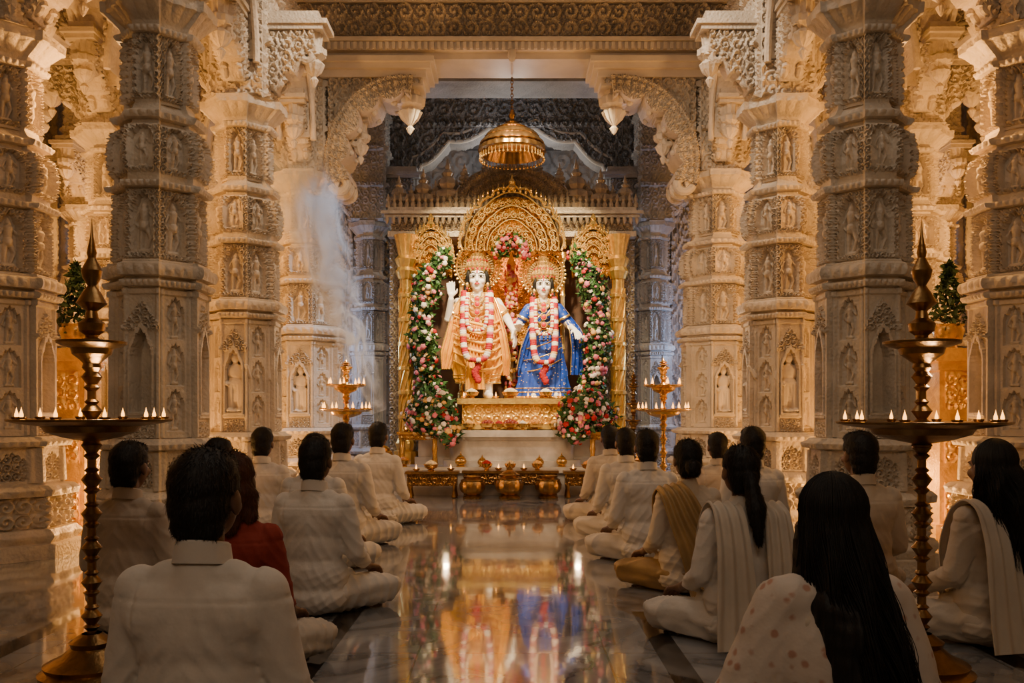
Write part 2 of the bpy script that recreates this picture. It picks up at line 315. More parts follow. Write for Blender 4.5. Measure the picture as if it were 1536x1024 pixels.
# ---------------------------------------------------------------- room shell
def struct(name,mb,mats,ang=35):
    o=obj(name,mb.mesh(name,mats,ang));o['kind']='structure';return o
mb=MB();mb.box((-7,-4,-.1),(7,16.5,0));struct('floor',mb,[FLOOR])
mb=MB();mb.box((-7,-4,5.64),(7,16.5,5.8));struct('ceiling',mb,[MARBG])
def wallside(s):
    mb=MB();t=MB();xs=np.linspace(-4,16.5,900)
    def rel(X,Z):
        u=((X/1.15)%1-.5)*1.15;m=nmask(u,Z-.9,.8,2.6)
        return -.12*m+.03*(1-m)*scroll(X,Z,.2)+m*.02*scroll(u+.001,Z,.26)+.06*(np.abs(np.abs(u)-.46)<.03)
    t.slab(xs,0,5.62,0,.3,rel,220,0,False);V=np.concatenate(t.V)
    W=np.stack([s*6.2+s*V[:,1],V[:,0],V[:,2]],-1);mb.add(W,t.F,0);return mb
struct('wall_left',wallside(-1),[MARB]);struct('wall_right',wallside(1),[MARB])
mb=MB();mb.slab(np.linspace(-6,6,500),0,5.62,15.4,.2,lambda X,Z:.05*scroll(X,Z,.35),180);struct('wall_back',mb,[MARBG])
mb=MB();mb.box((-7,-4.2,0),(7,-4,5.62));struct('wall_front',mb,[MARBP])
# ---- front entablature + torana
beam=thing('lintel_beam','carved marble lintel with scrollwork frieze','beam',(0,0,0))
mb=MB()
mb.slab(np.linspace(-2.75,2.75,700),5.1,5.46,9.75,.5,lambda X,Z:.06*scroll(X,Z-5.1,.18)+.03*scroll(X,Z,.06),60)
obj('frieze',mb.mesh('frieze',[MARB]),beam)
mb=MB()
for z0,z1,p in [(4.86,4.93,.02),(4.93,5.02,.09),(5.02,5.06,.13),(5.06,5.1,.05),(5.46,5.5,.08),(5.5,5.56,.14),(5.56,5.62,.18)]:
    mb.box((-2.75,9.5-p,z0),(2.75,10+p,z1))
xs=np.arange(-2.7,2.7,.07)
for x in xs: mb.box((x,9.5-.12,4.935),(x+.035,9.5-.08,5.01))
mb.lathe([(0,4.8),(.03,4.82),(.05,4.87),(.04,4.93)],16,(0,9.42,0))
obj('moulding',mb.mesh('moulding',[MARBP]),beam)
def arc_bracket(s):
    t=thing('torana_bracket','scrolled quarter-arch marble bracket with hanging lotus pendant','bracket',(s*XI,9.7,0),rz=0)
    mb=MB();R=.78;cx,cz=1.12,3.72
    f=lambda x:np.where(x<cx,cz+np.sqrt(np.clip(R*R-(x-cx)**2,0,None))*1.12,cz+R*1.12)
    xs=np.linspace(.28,1.3,120)
    mb.slab(xs*1.0,lambda x:np.maximum(f(x),3.7),4.86,0,.34,lambda X,Z:.045*scroll(X,Z,.13)+.02*scroll(X,Z,.045),90)
    V=np.concatenate(mb.V);V[:,0]*=-s;mb.V=[V]
    obj('spandrel',mb.mesh('spandrel',[MARB]),t)
    mb=MB();a=np.linspace(-.25,pi/2+.12,260)
    px=cx-R*np.cos(a);pz=cz+R*1.12*np.sin(a);w,d,h=.17,.5,.04
    G=[]
    for i,q in enumerate(a):
        nx,nzz=np.cos(q),-np.sin(q);row=[]
        tt=np.linspace(-.5,.5,25)
        cusp=.085*abs(math.sin(q*8))**.7
        for sgn,ts in((-1,tt),(1,tt[::-1])):
            for u in ts:
                ww=u*w+(cusp*(u-.1)/.4 if u>.1 else 0);v_=q*R
                rr=h*(.5+.5*math.cos(u*18))*(.5+.5*math.cos(q*60)*(abs(u)<.3))+.03*float(scroll(np.array(v_),np.array(ww),.055))
                row.append((px[i]+nx*ww,sgn*(d/2+rr),pz[i]+nzz*ww))
        G.append(row)
    G=np.array(G);mb.grid(G,0,wv=True)
    for j in range(5):
        q=(j+.5)*pi/8;
        if q<pi/2+.1:
            ww=w*.5+.09;
            for yy in(-.15,.15): mb.sph((cx-R*math.cos(q)+math.cos(q)*ww,yy,cz+R*1.12*math.sin(q)-math.sin(q)*ww),.035,12,8)
    for yy in(-.2,0,.2):
        mb.tube([(px[0]+.06+.1*(1-q/9)*math.cos(-q-.2+pi),yy,pz[0]+.0-.1*(1-q/9)*math.sin(q+.2)) for q in np.linspace(0,7,30)],.05,10)
    V=np.concatenate(mb.V);V[:,0]*=-s;mb.V=[V];obj('arch_rib',mb.mesh('arch_rib',[MARB]),t)
    mb=MB()
    mb.lathe([(0,4.10),(.02,4.12),(.045,4.17),(.02,4.2),(.09,4.27),(.13,4.35),(.08,4.39),(.15,4.42),(.16,4.5),(.1,4.54),(.1,4.6)],48,(-s*1.16,0,0),rip=.09,nr=12)
    mb.box((min(-s*1.0,-s*1.32),-.2,4.58),(max(-s*1.0,-s*1.32),.2,4.74))
    obj('pendant',mb.mesh('pendant',[MARBP]),t)
    mb=MB()
    for z0,z1,p in[(4.66,4.74,.0),(4.74,4.80,.05),(4.80,4.86,.09)]:
        mb.box((min(-s*(.2),-s*(1.36+p)),-.24-p,z0),(max(-s*.2,-s*(1.36+p)),.24+p,z1))
    obj('cornice',mb.mesh('cornice',[MARBP]),t)
arc_bracket(-1);arc_bracket(1)
def arch_mesh(span,zs,rise,ztop,depth,mm,cusps=7,name='arch'):
    mb=MB();hw=span/2;f=lambda x:zs+rise*np.sqrt(np.clip(1-(x/hw)**2,0,1))
    fc=lambda x:f(x*.999)+.0+.06*np.abs(np.sin(np.arccos(np.clip(x/hw,-1,1))*cusps))
    mb.slab(np.cos(np.linspace(pi,0,160))*hw,fc,ztop,0,depth,lambda X,Z:.045*scroll(X,Z,.14)+.02*scroll(X,Z,.045),60)
    a=np.linspace(0,pi,90)
    for dd in(-depth/2-.03,depth/2+.03):
        mb.tube([((hw-.06)*math.cos(q)*1.08,dd,zs+(rise+.05)*math.sin(q)*1.04) for q in a],.03,8)
        mb.tube([((hw+.08)*math.cos(q),dd,zs+(rise+.17)*math.sin(q)) for q in a if (hw+.08)*abs(math.cos(q))<hw],.022,8)
        for q in np.linspace(.1,pi-.1,24): mb.sph(((hw)*math.cos(q)*1.0,dd,zs+(rise+.11)*math.sin(q)),.028,8,6)
    return mb.mesh(name,[mm])
A1=arch_mesh(.9,3.9,.75,5.0,.3,MARB);A2=arch_mesh(1.25,3.9,.85,5.1,.3,MARB);A3=arch_mesh(1.3,3.9,.8,5.0,.3,MARB)
def place_arch(me,loc,rz,label='cusped carved marble arch between columns'):
    o=obj('marble_arch',me,None,loc,(0,0,rz));tag(o,label,'arch','arches between columns');return o
for s in(-1,1):
    place_arch(A3,(s*XI,6.55,0),pi/2);place_arch(A3,(s*XI,8.6,0),pi/2)
    place_arch(A1,(s*3.0,7.5,0),0);place_arch(A1,(s*3.0,9.8,0),0)
    place_arch(A2,(s*4.65,8.9,0),0);place_arch(A2,(s*4.65,11.2,0),0)
    place_arch(A3,(s*3.7,7.15,0),pi/2);place_arch(A3,(s*3.75,9.4,0),pi/2)
mb=MB()
def cus(x):
    a=np.abs(x);u=np.clip(a/1.46,0,1);f=4.12+1.0*np.sqrt(1-u**2);f=f-.10*np.abs(np.sin(np.arccos(u)*7))
    return np.where(a<1.46,f,np.where(a<1.6,3.6,np.where(a<2.3,2.9,0)))
mb.slab(np.linspace(-2.6,2.6,620),cus,5.62,12.75,.3,lambda X,Z:.055*scroll(X,Z,.22)+.03*scroll(X,Z,.08)+.05*(np.abs(Z-5.15)<.03),150)
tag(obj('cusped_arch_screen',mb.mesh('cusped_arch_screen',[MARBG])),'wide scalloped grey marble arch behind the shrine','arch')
bm_=bpy.data.objects['cusped_arch_screen']
mb=MB()
pts=[(x,12.56,float(cus(np.array([x]))[0])+.02) for x in np.sin(np.linspace(-pi/2+.03,pi/2-.03,300))*1.45]
mb.tube(pts,.03,8);mb.tube([(p[0]*1.09,p[1],p[2]+.12) for p in pts],.02,6)
obj('arch_moulding',mb.mesh('arch_moulding',[MARBP]),bm_,label='pale scalloped edge moulding')
mb=MB()
for z0,z1,p in[(5.2,5.26,.1),(5.26,5.3,.04),(5.54,5.6,.1)]: mb.box((-2.6,11.3-.2-p,z0),(2.6,11.3+.2+p,z1))
mb.slab(np.linspace(-2.6,2.6,500),5.3,5.54,11.3,.4,lambda X,Z:.05*scroll(X,Z-5.3,.12),40)
tag(obj('carved_beam',mb.mesh('carved_beam',[MARBG])),'grey carved stone cross beam above the shrine','beam')
# ---------------------------------------------------------------- shrine
plat=thing('altar_platform','stepped pale marble altar platform','platform',(0,0,0))
mb=MB()
mb.box((-1.75,10.45,0),(1.75,12.0,.27));mb.box((-1.8,10.4,.27),(1.8,12.0,.34));obj('lower_step',mb.mesh('lower_step',[ALTM]),plat)
mb=MB()
def roundstep(hx,y0,z0,z1):
    n=16;pts=[(-hx,11.9),( -hx,y0+.25)]+[(-hx+.25-.25*math.cos(a),y0+.25-.25*math.sin(a)) for a in np.linspace(0,pi/2,n)]+[(hx-.25+.25*math.sin(a),y0+.25-.25*math.cos(a)) for a in np.linspace(0,pi/2,n)]+[(hx,11.9)]
    P=np.array(pts);c=np.array([0,11.6]);G=[np.c_[P*0+c,np.full(len(P),z0)],np.c_[P,np.full(len(P),z0)],np.c_[P,np.full(len(P),z1)],np.c_[P*0+c,np.full(len(P),z1)]];mb.grid(np.array(G),0,wv=True)
roundstep(.86,10.55,.34,.41);roundstep(.78,10.62,.41,.66);roundstep(.82,10.58,.66,.70);roundstep(.90,10.5,.70,.78)
obj('upper_step',mb.mesh('upper_step',[ALTM]),plat)
mb=MB();mb.box((-1.22,10.86,.34),(1.22,11.85,.44));mb.box((-1.18,10.9,.44),(1.18,11.85,.66));mb.box((-1.24,10.84,.66),(1.24,11.85,.74));obj('side_step',mb.mesh('side_step',[ALTM]),plat)
mb=MB()
mb.box((-.66,10.72,.79),(.66,11.75,.85));mb.slab(np.linspace(-.62,.62,240),.85,1.1,11.25,.98,lambda X,Z:.02*scroll(X,Z-.85,.12),30);mb.box((-.68,10.7,1.1),(.68,11.75,1.17))
tag(obj('gold_pedestal',mb.mesh('gold_pedestal',[GOLD])),'low embossed gold pedestal under the deities','pedestal')
sh=thing('shrine','ornate gilded shrine with carved bronze-grey canopy','shrine',(0,0,0))
mb=MB();mb.box((-1.38,11.86,.34),(1.38,11.95,3.4));obj('backdrop',mb.mesh('backdrop',[DARKB]),sh)
mb=MB()
mb.slab(np.linspace(-1.56,1.56,420),3.33,3.5,11.45,.5,lambda X,Z:.03*scroll(X,Z-3.33,.085),34)
mb.box((-1.6,11.15,3.26),(1.6,11.75,3.33));mb.box((-1.64,11.12,3.5),(1.64,11.75,3.54));mb.box((-1.68,11.08,3.54),(1.68,11.75,3.58));mb.box((-1.6,11.15,3.58),(1.6,11.75,3.64))
for x in np.arange(-1.6,1.61,.08): mb.lathe([(.03,3.64),(.036,3.68),(.018,3.72),(.03,3.75),(.0,3.83)],8,(x,11.2,0));mb.lathe([(.0,3.40),(.02,3.43),(.028,3.47),(.02,3.5)],8,(x,11.1,0))
obj('entablature',mb.mesh('entablature',[SILV]),sh)
mb=MB()
ar=lambda x:3.66+.56*np.sqrt(np.clip(1-(x/.78)**2,0,1))
mb.slab(np.linspace(-.78,.78,320),3.62,ar,11.4,.3,lambda X,Z:.05*(.5+.5*np.cos(np.hypot(X,(Z-3.7)*1.4)*48))+.03*scroll(np.arctan2(Z-3.65,X)*.5,np.hypot(X,Z-3.7),.06),60)
for x,h in[(-.84,.62),(.84,.62),(-1.16,.5),(1.16,.5),(-1.48,.42),(1.48,.42),(0,.22),(-.62,.26),(.62,.26),(-1.0,.36),(1.0,.36),(-1.32,.32),(1.32,.32),(-.35,.18),(.35,.18)]:
    z=3.64 if abs(x)>.7 else float(ar(np.array([x]))[0])-.02
    k=h/.44;mb.lathe([(.12*k,z),(.13*k,z+.04*k),(.08*k,z+.07*k),(.13*k,z+.11*k),(.12*k,z+.16*k),(.07*k,z+.19*k),(.095*k,z+.23*k),(.08*k,z+.28*k),(.04*k,z+.31*k),(.055*k,z+.34*k),(.02*k,z+.38*k),(.025*k,z+.40*k),(.004,z+.48*k)],24,(x,11.35,0),rip=.10,nr=8)
for s in(-1,1):
    f=lambda x:3.64+.3*np.clip(1-((x-s*1.16)/.36)**2,0,1)
    mb.slab(np.linspace(s*1.16-.36,s*1.16+.36,80),3.62,f,11.48,.2,lambda X,Z:.03*scroll(X,Z,.07),24)
obj('crest',mb.mesh('crest',[SILV]),sh)
for s in(-1,1):
    mb=MB();pr=[(.15,.34),(.15,.5),(.11,.52),(.13,.6),(.1,.66)]
    z=.7
    while z<2.6: pr+=[(.075,z),(.075,z+.2),(.1,z+.22),(.1,z+.26),(.075,z+.28)];z+=.31
    pr+=[(.09,2.7),(.13,2.8),(.1,2.85),(.14,2.95),(.09,3.0),(.12,3.15),(.15,3.26)]
    mb.lathe(pr,36,(s*1.36,11.1,0),rip=.05,nr=12)
    for k in range(9): mb.tube([(s*1.36+.085*math.cos(a+k*.7),11.1+.085*math.sin(a+k*.7),.72+a*.31) for a in np.linspace(0,6,30)],.012,6)
    obj('gilded_pillar',mb.mesh('gilded_pillar',[GOLD]),sh)
    mb=MB();mb.slab(np.linspace(s*1.4-.2,s*1.4+.2,50),.34,3.26,11.5,.3,lambda X,Z:.03*scroll(X,Z,.09),200);obj('side_pilaster',mb.mesh('side_pilaster',[SILV]),sh)
def canopy(cx,hw,zs,zt,y,fill,name='canopy_arch'):
    mb=MB();H=zt-zs
    def curve(k,n=160,cusp=0,nc=9):
        out=[]
        for a in np.linspace(0,pi,n):
            c,s_=math.cos(a),math.sin(a);r=1+cusp*abs(math.sin(a*nc))
            out.append((cx+hw*k*r*c,y,zs+H*k*r*(s_**.9)*(1+.10*max(0,s_-.85)/.15)))
        return out
    mb.tube(curve(.95,240,.06,11),.015,8);mb.tube(curve(.90),.011,8);mb.tube(curve(.74,200,.05,9),.013,8);mb.tube(curve(.69),.010,6);mb.tube(curve(.52,200,.05,7),.012,8);mb.tube(curve(.48),.009,6)
    for kk,nco,rr_ in((.815,34 if hw>.5 else 20,.07),(.605,24 if hw>.5 else 14,.075),(.36,14 if hw>.5 else 8,.08)):
        for i in range(nco):
            a=(i+.5)/nco*pi;c,s_=math.cos(a),math.sin(a);px,pz=cx+hw*kk*c,zs+H*kk*s_**.9
            R_=hw*rr_*(1.2 if hw<.5 else 1)
            mb.tube([(px+R_*(1-t/11)*math.cos(t*(1 if i%2 else -1)+a),y-.01,pz+R_*(1-t/11)*math.sin(t*(1 if i%2 else -1)+a)) for t in np.linspace(0,8,18)],.008,5)
            mb.sph((px,y-.02,pz),.014,8,6)
    nco=30 if hw>.5 else 16
    for i in range(nco):
        a=(i+.5)/nco*pi;c,s_=math.cos(a),math.sin(a);k=1.02;px,pz=cx+hw*k*c,zs+H*k*s_**.9
        mb.lathe([(.010,-.03),(.022,.0),(.010,.025),(.016,.045),(.006,.07),(0,.10)],8,(px,y,pz))
    mb.lathe([(.02,0),(.06,.04),(.03,.09),(.045,.12),(.015,.17),(0,.24)],12,(cx,y,zt))
    o=obj(name,mb.mesh(name,[GOLDP]),sh)
    mb=MB();up=lambda x:zs+H*.93*np.sqrt(np.clip(1-((x-cx)/(hw*.93))**2,0,1))**.95+.001
    mb.slab(cx+np.linspace(-hw*.92,hw*.92,260),lambda x:zs+fill-.05*np.abs(np.sin((x-cx)/hw*pi*4)),lambda x:np.maximum(up(x),zs+fill+.01),y+.07,.03,lambda X,Z:.015*(.5+.5*np.cos(np.hypot(X-cx,Z-zs)*80))+.03*scroll(X-cx+.001,Z,.055),120)
    obj('filigree_panel',mb.mesh('filigree_panel',[GOLD]),sh)
    return o
canopy(0,.66,3.05,3.80,11.0,.0);canopy(-1.04,.29,2.9,3.36,11.1,-.12);canopy(1.04,.29,2.9,3.36,11.1,-.12)
mb=MB();mb.slab(np.linspace(-.62,.62,300),1.9,3.1,11.78,.04,lambda X,Z:.03*scroll(X+.001,Z,.08)+.02*(.5+.5*np.cos(np.hypot(X,Z-2.7)*40)),260);obj('gold_back_panel',mb.mesh('gold_back_panel',[GOLD]),sh)
for s in (-1,1):
    mb=MB();mb.lathe([(.05,1.17),(.05,1.25),(.028,1.28),(.028,1.8),(.04,1.82),(.028,1.85),(.028,2.5),(.04,2.52),(.028,2.55),(.028,2.95),(.06,3.0),(.05,3.08)],16,(s*.66,11.3,0))
    obj('gold_post',mb.mesh('gold_post',[GOLD]),sh)
# ---------------------------------------------------------------- foliage/flowers
th=np.linspace(0,2*pi,12,endpoint=False);rr=np.array([.05,.45,.85,1.0])
FV=np.stack([np.outer(rr*1.0,np.cos(th))*(1+.18*np.cos(5*th)*rr[:,None]),np.outer(rr,np.sin(th))*(1+.18*np.cos(5*th)*rr[:,None]),np.array([.55,.62,.35,-.1])[:,None]*np.ones(12)],-1).reshape(-1,3)
ix=np.arange(48).reshape(4,12);ix=np.hstack([ix,ix[:,:1]]);FF=np.stack([ix[:-1,:-1],ix[:-1,1:],ix[1:,1:],ix[1:,:-1]],-1).reshape(-1,4)
LV=np.array([(0,0,0),(.28,.4,.12),(0,.5,.02),(-.28,.4,.12),(0,1.1,.2)]);LF=np.array([(0,1,2),(0,2,3),(1,4,2),(2,4,3)])
def path_pts(path,n,rad):
    P=np.array(path,float);seg=np.r_[0,np.cumsum(np.linalg.norm(np.diff(P,axis=0),axis=1))];t=rng.uniform(0,seg[-1],n)
    c=np.stack([np.interp(t,seg,P[:,i]) for i in range(3)],-1);r=np.interp(t,seg,np.full(len(P),rad) if np.isscalar(rad) else rad)
    d=rng.normal(size=(n,3));d/=np.linalg.norm(d,axis=1)[:,None];return c,d,r*(1+.2*np.sin(t*9))
def foliage(name,label,cat,path,rad,nl,nf,fs=.027,ls=.085,wts=None,leaf=None):
    t=thing(name,label,cat)
    c,d,r=path_pts(path,nl,rad);mb=MB();mb.scatter(LV,LF,c+d*r[:,None]*.85,d+rng.normal(size=d.shape)*.6,ls*rng.uniform(.7,1.2,nl))
    o=obj('foliage',mb.mesh('foliage',[leaf or LEAF],180),t);o['kind']='stuff'
    if nf:
        c,d,r=path_pts(path,nf,rad);d[:,1]=-np.abs(d[:,1]);mb=MB();mb.scatter(FV,FF,c+d*r[:,None]*rng.uniform(.8,1.15,nf)[:,None],d,fs*rng.uniform(.6,1.45,nf),rng.choice([0,1,2,3],nf,p=wts))
        o=obj('blossoms',mb.mesh('blossoms',[PFLO,WFLO,YFLO,RFLO],180),t);o['kind']='stuff'
    return t
foliage('flower_arch','tall garland of leaves with pink and white blossoms','flowers',[(-.93,10.9,1.0),(-1.09,10.93,1.5),(-1.14,10.93,2.2),(-1.06,10.93,2.65),(-.84,10.93,2.98)],[.2,.17,.15,.16,.11],1900,250,wts=[.33,.37,.2,.1])
foliage('flower_arch','tall garland of leaves with pink and yellow blossoms','flowers',[(.93,10.9,1.0),(1.06,10.93,1.6),(1.09,10.93,2.2),(.99,10.93,2.65),(.80,10.93,2.98)],[.2,.17,.15,.16,.11],1900,280,wts=[.38,.27,.22,.13])
foliage('flower_arch','crest of red and pink blossoms between the deities','flowers',[(-.2,10.98,2.98),(-.1,10.95,3.12),(.02,10.95,3.16),(.12,10.95,3.1),(.18,10.98,2.98)],.075,200,130,wts=[.4,.15,.2,.25])
foliage('flower_bouquet','low bouquet of pink and white flowers by the pedestal','flowers',[(-1.15,10.62,.92),(-.9,10.5,1.0),(-.74,10.40,.70)],[.2,.24,.15],900,160,wts=[.35,.4,.15,.1])
foliage('flower_bouquet','low bouquet of red and pink flowers by the pedestal','flowers',[(.72,10.40,.78),(.88,10.5,1.08),(1.15,10.62,.92)],[.17,.26,.2],950,200,wts=[.4,.25,.12,.23])
# ---------------------------------------------------------------- deities
def head_prims(cx,cy,cz,f=1,k=1.0):
    P=lambda x,y,z:(cx+x*k,cy+f*y*k,cz+z*k);E=lambda a:tuple(v*k for v in a)
    return [('e',P(0,-.005,.015),E((.075,.093,.088))),('e',P(0,.03,-.035),E((.062,.062,.078))),('c',P(0,.055,-.09),P(0,.045,-.075),.026*k,.035*k),
      ('c',P(0,.09,.0),P(0,.108,-.032),.009*k,.014*k),('e',P(-.03,.084,.012),E((.022,.012,.008))),('e',P(.03,.084,.012),E((.022,.012,.008))),
      ('e',P(0,.09,-.058),E((.024,.010,.009))),('e',P(-.076,-.002,-.02),E((.010,.02,.032))),('e',P(.076,-.002,-.02),E((.010,.02,.032))),
      ('e',P(-.035,.065,-.035),E((.028,.025,.025))),('e',P(.035,.065,-.035),E((.028,.025,.025)))]
def hand(w,dirv,up,side,s=1.0,curl=.35):
    w,d,u,t=[np.array(v,float) for v in(w,dirv,up,side)];d/=np.linalg.norm(d);u/=np.linalg.norm(u);t/=np.linalg.norm(t);out=[]
    out.append(('c',tuple(w),tuple(w+d*.03*s),.022*s,.024*s))
    for i,L in enumerate([.068,.075,.07,.055]):
        o=(1.5-i)*.0205*s;b=w+d*.035*s+t*o*.6;k=w+d*.085*s+t*o
        out.append(('c',tuple(b),tuple(k),.013*s,.0105*s));m=k+(d-u*curl)*L*.5*s+t*o*.12;e=m+(d*.9-u*curl*2)*L*.45*s
        out.append(('c',tuple(k),tuple(m),.0098*s,.009*s));out.append(('c',tuple(m),tuple(e),.009*s,.0075*s))
    b=w+d*.025*s+t*.02*s;m=b+(d*.6+t*.8)*.04*s;e=m+(d*.9+t*.25-u*.3)*.032*s
    out+=[('c',tuple(b),tuple(m),.014*s,.0115*s),('c',tuple(m),tuple(e),.0105*s,.009*s)];return out
def skirt(z0,z1,nple,amp,mats,name,rfun,sy=.66):
    mb=MB();zs=np.linspace(z0,z1,60);th=np.linspace(0,2*pi,240,endpoint=False);t=((zs-z0)/(z1-z0))
    r=rfun(t);w=th+.25*np.sin(t[:,None]*3+2*th)
    R=r[:,None]+amp*t[:,None]**.5*(1-np.abs(np.sin(w*nple/2)))*1.6+amp*.4*np.sin(th*nple*1.3+t[:,None]*5)
    G=np.stack([R*np.cos(th),R*np.sin(th)*sy,zs[:,None]*np.ones(240)],-1);mb.grid(G,0,wv=True)
    for i,rr_ in((-1,.015),(-5,.008),(-8,.006)): mb.tube(G[i],rr_,8,1,closed=True)
    return mb.mesh(name,mats,60)
def sheet(mb,path,wdir,width,folds=4,amp=.015,m=0,n=30,th=.006,bord=None):
    P=np.array(path,float);tt=np.linspace(0,1,len(P));T=np.linspace(0,1,50);C=np.stack([np.interp(T,tt,P[:,i]) for i in range(3)],-1)
    k=np.ones(5)/5
    for i in range(3): C[:,i]=np.convolve(np.pad(C[:,i],2,'edge'),k,'valid')
    W=np.array(wdir,float);W=np.tile(W,(50,1));W/=np.linalg.norm(W,axis=1)[:,None];tg=np.gradient(C,axis=0);tg/=np.linalg.norm(tg,axis=1)[:,None]+1e-9;N=np.cross(W,tg)
    wd=np.interp(T,np.linspace(0,1,len(width)),width) if not np.isscalar(width) else np.full(50,width)
    u=np.linspace(-1,1,n);off=amp*np.sin(u[None]*folds*pi+T[:,None]*1.2+.6*np.sin(T[:,None]*7))
    A=C[:,None]+W[:,None]*(u[None,:,None]*wd[:,None,None]/2)+N[:,None]*off[...,None]
    B=A+N[:,None]*th
    mb.grid(np.concatenate([A,B[:,::-1]],1),m,wv=True)
    if bord is not None:
        mb.tube(A[:,0],.008,6,bord);mb.tube(A[:,-1],.008,6,bord)
def garland(mb,path,r,n,pattern):
    P=np.array(path,float);seg=np.r_[0,np.cumsum(np.linalg.norm(np.diff(P,axis=0),axis=1))];t=np.linspace(0,seg[-1],n)
    c=np.stack([np.interp(t,seg,P[:,i]) for i in range(3)],-1)
    for j in range(7):
        a=j*2*pi/7;d=np.stack([np.cos(a+t*9),-np.abs(np.sin(a+t*9))-.1,.2*np.sin(a*3+t*0)],-1)
        mb.scatter(FV,FF,c+d*r*.55,d,np.full(n,r*.62),np.array([pattern[int(i)%len(pattern)] for i in range(n)]))
def Upath(w,zt,zb,y0,y1,n=40):
    out=[]
    for t in np.linspace(-1,1,n):
        a=abs(t);z=zb+(zt-zb)*(a**2.0);x=w*np.sign(t)*(1-(1-a)**2.2)**.6*(1-.2*a);y=y0+(y1-y0)*(1-a**3);out.append((x,y,z))
    return out
def deity(x,y,z0,male,label,S_=1.0):
    t=thing('deity_statue',label,'statue',(x,y,z0),group='deity statues on the altar',sc=(S_,S_,S_))
    k=1.5 if male else 1.42;hz=1.5;cy=-.02;w=1.0 if male else .88
    pr=head_prims(0,cy,hz,-1,k)+[('c',(0,0,1.18),(0,cy,1.38),.07*w,.066*w),('e',(0,0,1.1),(.2*w,.125,.16)),('e',(0,0,.96),(.165*w,.12,.14)),('c',(-.18*w,0,1.19),(.18*w,0,1.19),.07,.07),
       ('c',(-.1,-.02,.9),(-.1,-.05,.08),.1,.06),('c',(.1,-.02,.9),(.13,-.05,.08),.1,.06),('c',(-.1,-.06,.05),(-.13,-.2,.04),.055,.04),('c',(.12,-.06,.05),(.16,-.2,.04),.055,.04)]
    if male:
        pr+=[('c',(-.24,0,1.19),(-.36,-.03,.99),.068,.055),('c',(-.36,-.03,.99),(-.32,-.16,1.22),.052,.036)]+hand((-.32,-.165,1.235),(0,-.08,1),(0,1,.1),(1,0,0),1.3,.08)
        pr+=[('c',(.24,0,1.19),(.37,-.02,.98),.068,.055),('c',(.37,-.02,.98),(.44,-.15,.84),.052,.036)]+hand((.44,-.155,.83),(.25,-.3,-1),(.6,-.2,.5),(-.4,-1,0),1.3,.3)
    else:
        pr+=[('c',(-.21,0,1.17),(-.32,-.02,.98),.058,.047),('c',(-.32,-.02,.98),(-.33,-.17,.90),.044,.032)]+hand((-.33,-.18,.90),(-.1,-.8,.5),(-.3,.5,.8),(1,0,.2),1.25,.5)
        pr+=[('c',(.21,0,1.17),(.33,-.02,.97),.058,.047),('c',(.33,-.02,.97),(.40,-.17,.9),.044,.032)]+hand((.40,-.18,.9),(.3,-.8,-.5),(.2,-.3,.8),(-1,-.2,0),1.25,.4)
    obj('body',union(pr,.0085,2,None,[DSKIN],'body'),t)
    Y=lambda v:cy-v*k
    for s in(-1,1):
        mb=MB()
        mb.sph((s*.031*k,Y(.0875),hz+.0),(.022*k,.008*k,.0095*k),14,8,0);mb.sph((s*.031*k,Y(.0945),hz+.0),(.0105*k,.003*k,.0095*k),10,6,1)
        mb.tube([(s*.008*k,Y(.099),hz+.022*k),(s*.032*k,Y(.0985),hz+.032*k),(s*.058*k,Y(.082),hz+.024*k)],.0044*k,6,1)
        mb.tube([(s*.010*k,Y(.0935),hz+.005*k),(s*.032*k,Y(.0955),hz+.0115*k),(s*.056*k,Y(.082),hz+.005*k)],.0036*k,6,1)
        obj('eye',mb.mesh('eye',[EYEW,EYEB],180),t,label='painted almond eye with dark brow')
    mb=MB();mb.sph((0,Y(.099),hz-.056*k),(.020*k,.006*k,.0055*k),10,6,0);mb.sph((0,Y(.097),hz-.063*k),(.015*k,.007*k,.005*k),10,6,0);obj('mouth',mb.mesh('mouth',[LIP],180),t,label='painted red lips')
    mb=MB();mb.tube([(0,Y(.094),hz+.028*k),(0,Y(.09),hz+.055*k)],.0055*k,6,0);obj('forehead_mark',mb.mesh('forehead_mark',[LIP],180),t)
    mb=MB()
    for s in(-1,1): mb.tube([(s*.07*k,cy-.05*k,hz+.05*k),(s*.082*k,cy-.02*k,hz+.0*k),(s*.085*k,cy+.0,hz-.05*k),(s*.10*k,cy-.02,hz-.11*k),(s*.12*k,cy-.04,hz-.16*k)],[.014*k,.018*k,.02*k,.017*k,.008*k],8,0)
    mb.sph((0,cy+.02*k,hz+.01*k),(.08*k,.085*k,.095*k),20,12,0)
    obj('hair',mb.mesh('hair',[HAIR],180),t)
    S=YSILK if male else BSILK
    gp=[('e',(0,0.005,1.09),(.215*w,.135,.155)),('e',(0,0,.96),(.18*w,.13,.15)),('c',(-.18*w,.0,1.185),(.18*w,.0,1.185),.076,.076)]
    for s in(-1,1): gp.append(('c',(s*.22*w,0,1.18),(s*.31*w,-.015,1.06),.078,.07))
    obj('blouse',union(gp,.011,3,lambda P,n:.004*snoise(P,5,40),[S],'blouse'),t)
